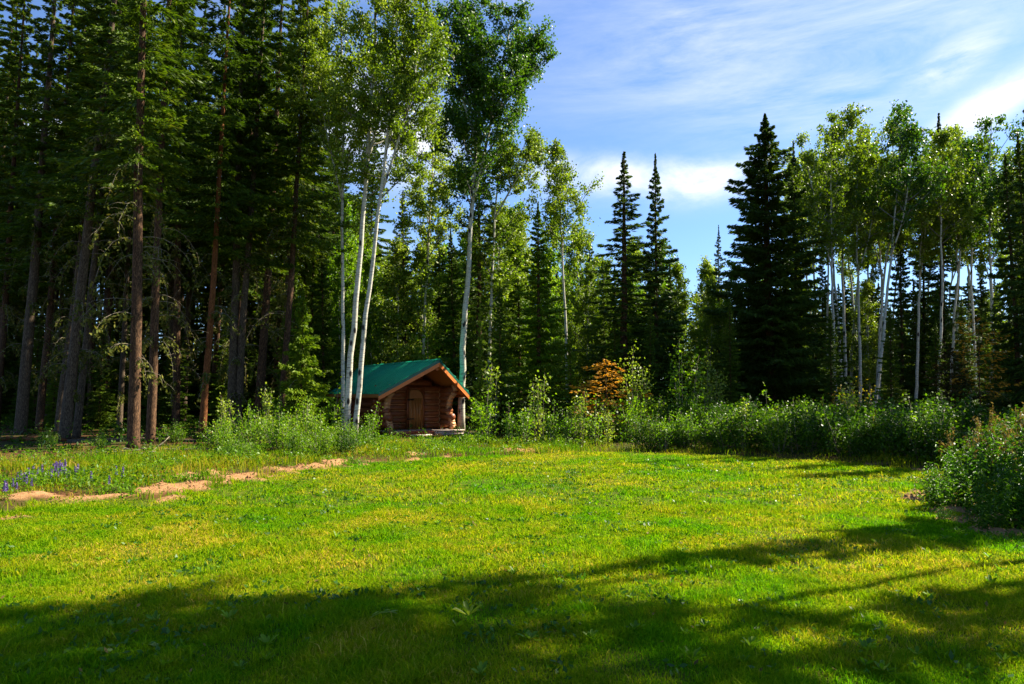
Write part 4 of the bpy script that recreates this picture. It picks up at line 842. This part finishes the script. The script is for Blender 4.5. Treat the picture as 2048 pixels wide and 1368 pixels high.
# front wall (left and right of the door) and gable
G = Geo()
for k in range(7):
    z_ = zc(k)
    if z_ < 1.72:
        logline(G, (-HWd-.32, 0, z_+.0), (DX0-.05, 0, z_)); logline(G, (DX1+.05, 0, z_), (HWd+.32, 0, z_))
    else: logline(G, (-HWd-.2, 0, z_), (HWd+.2, 0, z_))
G.build('front_wall', M['log'], cab, True)
G = Geo()
for k in range(7, 10):
    z_ = zc(k); w_ = (2.66-z_)/.646-.12
    if w_ > .1: logline(G, (-w_, 0, z_), (w_, 0, z_)); logline(G, (-w_, YB, z_), (w_, YB, z_))
G.build('gable', M['log'], cab, True)
G = Geo()
for k in range(7): logline(G, (-HWd-.3, YB, zc(k)), (HWd+.3, YB, zc(k)))
G.build('back_wall', M['log'], cab, True)
arc = [-.98, -1.0, -.78, -.66, -.70, -.92, -1.22]
for sx in (-1, 1):
    G = Geo(); E = Geo()
    for k in range(7):
        pass
        zz_ = zc(k)+(.12 if k < 5 else (.06 if k == 5 else -.06)); logline(G, (sx*HWd, arc[k], zz_), (sx*HWd, YB+.3, zz_), R0-.001*k)
    G.build('side_wall', M['log'], cab, True)
    # pale carved face following the arched log ends
    prof = [(-1.02, FL), (-1.10, .34), (-1.02, .46), (-.98, .55), (-.90, .66), (-.80, .76), (-.76, .95), (-.76, 1.12), (-.80, 1.28), (-.90, 1.42), (-1.04, 1.52), (-1.20, 1.57), (-1.12, 1.64), (-1.24, 1.72), (-1.26, 1.84), (-1.16, 1.94)]
    inner = [(y_+.17, z_) for y_, z_ in prof[::-1]]
    PG = Geo(); w_ = .105
    for (y0, z0), (y1, z1), (y2, z2), (y3, z3) in zip(prof[:-1], prof[1:], inner[::-1][1:], inner[::-1][:-1]):
        V = np.array([(sx*HWd+a*w_, yy, zz) for a in (-1, 1) for yy, zz in ((y0, z0), (y1, z1), (y2, z2), (y3, z3))])
        PG.add(V, [(0, 1, 2, 3), (7, 6, 5, 4), (0, 4, 5, 1), (1, 5, 6, 2), (2, 6, 7, 3), (3, 7, 4, 0)])
    PG.build('carved_log_ends', M['cut'], cab)
# pale seams: chinking between the front logs and the hexagonal notch line at the corners
G = Geo()
for k in range(6):
    z_ = zc(k)+.124
    for xa, xb in ((-HWd+.02, DX0-.10), (DX1+.10, HWd-.10)): G.tube([(xa, -.075, z_), (xb, -.075, z_)], [.013, .013], 5)
G.build('chinking', M['cut'], cab)
for sx in (-1, 1):
    G = Geo(); zz = []
    for k in range(7): zz += [(.0, zc(k)-.06), (.0, zc(k)+.06), (.085, zc(k)+.124)] if k < 6 else [(.0, zc(k)-.06), (0, zc(k)+.02)]
    if sx > 0: G.tube([(HWd-.14-a*1.1, -.125-.02*(a == 0), c) for a, c in zz], [.012]*len(zz), 5)
    else: G.tube([(-HWd-R0-.006, .0-a*1.6, c) for a, c in zz], [.014]*len(zz), 5); G.tube([(-HWd-R0-.006, -.26+a*1.6, c) for a, c in zz], [.014]*len(zz), 5)
    G.build('notch_seam', M['cut'], cab)
# roof
EX, EZ, RZ = 1.95, 1.60, 2.86; YF, YR = -1.30, -2.40; BF, BR = 4.6, 5.5
for sx in (-1, 1):
    G = Geo(); th = .03; nrm = np.array([sx*(RZ-EZ), 0, EX]); nrm = nrm/np.linalg.norm(nrm)
    e0 = np.array([sx*EX, YF, EZ]); r0_ = np.array([0, YR, RZ]); r1_ = np.array([0, BR, RZ]); e1 = np.array([sx*EX, BF, EZ])
    G.prism([e0, r0_, r1_, e1], -nrm*th)
    yv = YR+.08
    while yv < BR-.02:
        s1 = 1.0
        if yv < YF: s1 = (yv-YR)/(YF-YR)
        if yv > BF: s1 = min(s1, (BR-yv)/(BR-BF))
        if s1 > .03:
            a = r0_*[1, 0, 1]+[0, yv, 0]; b = a+(np.array([sx*EX, 0, EZ])-np.array([0, 0, RZ]))*s1
            dY = np.array([0, .028, 0]); dT = np.array([0, .014, 0])
            V = np.array([a-dY, a+dY, a+dT+nrm*.042, a-dT+nrm*.042, b-dY, b+dY, b+dT+nrm*.042, b-dT+nrm*.042]); V += nrm*.001
            G.add(V, [(0, 4, 5, 1), (1, 5, 6, 2), (2, 6, 7, 3), (3, 7, 4, 0), (4, 7, 6, 5)])
        yv += .24
    rf = G.build('roof_slope', M['roof'], cab)
    G = Geo(); o_ = -nrm*.034     # board soffit under the metal
    G.prism([e0+o_+[0, .03, 0]-[sx*.02, 0, 0], r0_+o_+[0, .05, 0], r1_+o_-[0, .05, 0], e1+o_-[0, .03, 0]-[sx*.02, 0, 0]], -nrm*.04); G.build('soffit', M['doorwood'], cab)
    for nm, off, hgt, dp, m_ in (('roof_trim', .012, .12, .02, 'trim'), ('rake_board', -.11, .15, .045, 'fascia')):
        G = Geo(); dirv = unit(np.array([sx*EX, YF-YR, EZ-RZ])[None])[0]; outn = np.array([sx*(YF-YR), -EX, 0]); outn = outn/np.linalg.norm(outn)
        a = r0_+[0, 0, off]+outn*.003; b = e0+[0, 0, off]+outn*.003
        if nm == 'rake_board': a = a+outn*-.012; b = b+outn*-.012
        G.prism([a, b, b-[0, 0, hgt], a-[0, 0, hgt]], outn*(dp if nm == 'roof_trim' else .03)); G.build(nm, M[m_], cab)
    G = Geo(); a = e0+[0, 0, -.035]; b = e1+[0, 0, -.035]; G.prism([a, b, b-[0, 0, .12], a-[0, 0, .12]], [-sx*.03, 0, 0]); G.build('eave_board', M['doorwood'], cab)
G = Geo(); G.prism([(-.12, YR-.01, RZ-.035), (0, YR-.03, RZ+.045), (.12, YR-.01, RZ-.035), (0, YR-.02, RZ+.005)], (0, BR-YR+.03, 0)); G.build('ridge_cap', M['roof'], cab)
G = Geo(); logline(G, (0, YR+.22, 2.60), (0, BR-.3, 2.60), .13); G.build('ridge_log', M['log'], cab, True)
G = Geo(); G.prism([(-.16, YR+.16, 2.66), (0, YR+.16, 2.76), (.16, YR+.16, 2.66), (.13, YR+.16, 2.54), (0, YR+.16, 2.45), (-.13, YR+.16, 2.54)], (0, .07, 0)); G.build('ridge_log_end', M['fascia'], cab)
# door
G = Geo(); n_ = 10; poly = [(DX0, 0, FL), (DX1, 0, FL), (DX1, 0, FL+1.26)]
for k in range(n_+1):
    a_ = PI/2*k/n_; poly.append((DX1-.30+.30*math.cos(a_), 0, FL+1.26+.30*math.sin(a_)))
poly.append((DX0, 0, FL+1.56)); poly = [(a, -.19, c) for a, b, c in poly]
G.prism(poly, (0, .05, 0))
for xb in (-.05, .08, .20, .31): G.box(xb-.055, xb+.055, -.196, -.19, FL+.02, FL+1.24)
door = G.build('door', M['doorwood'], cab)
for zz in (.42, 1.18):
    G = Geo(); G.box(DX0-.10, DX0+.20, -.215, -.197, FL+zz-.025, FL+zz+.025); G.tube([(DX0-.02, -.215, FL+zz-.05), (DX0-.02, -.215, FL+zz+.05)], [.018, .018], 8); G.build('hinge', M['iron'], door)
G = Geo(); G.tube([(DX1-.10, -.197, FL+.80), (DX1-.10, -.24, FL+.82), (DX1-.10, -.24, FL+.96), (DX1-.10, -.197, FL+.98)], [.012]*4, 6); G.build('handle', M['cut'], door)
G = Geo(); G.box(DX0-.09, DX0-.004, -.17, .12, FL, FL+1.66); G.box(DX1+.012, DX1+.09, -.17, .12, FL, FL+1.66); G.box(DX0-.09, DX1+.09, -.165, .12, FL+1.58, FL+1.68); G.build('door_frame', M['log'], cab)
# porch
G = Geo()
for k in range(7): G.box(-HWd-.02, HWd+.02, -1.12+k*.155, -1.12+k*.155+.148, FL-.045, FL)
G.build('porch_floor', M['weathered'], cab)
G = Geo(); G.box(-HWd-.10, -.02, -1.165, -1.125, -.03, FL-.002); G.box(.0, HWd+.10, -1.165, -1.125, -.03, FL-.002); G.build('porch_skirt', M['deckwood'], cab)
G = Geo(); G.box(.30, 1.62, -1.50, -1.22, FL-.03, FL+.012); G.box(.38, .44, -1.48, -1.24, -.05, FL-.032); G.box(1.46, 1.52, -1.48, -1.24, -.05, FL-.032); G.box(.34, 1.58, -1.475, -1.445, FL-.13, FL-.032)
G.build('porch_step', [M['weathered']], cab)
G = Geo(); G.box(.42, 1.9, -1.90, -1.66, .03, .065); G.box(.52, .58, -1.88, -1.68, -.05, .028); G.box(1.7, 1.76, -1.88, -1.68, -.05, .028); G.build('lower_step', M['weathered'], cab)
G = Geo(); G.box(-.75, .12, -1.62, -1.42, -.01, .045); G.build('loose_plank', M['weathered'], cab)
G = Geo(); G.box(-HWd+.02, HWd-.02, .16, YB-.16, 0, .10); G.build('floor', M['doorwood'], cab)

# remove prototypes (their copies stay)
for p_ in PROTOS:
    for ch in list(p_.children): bpy.data.objects.remove(ch, do_unlink=True)
    bpy.data.objects.remove(p_, do_unlink=True)
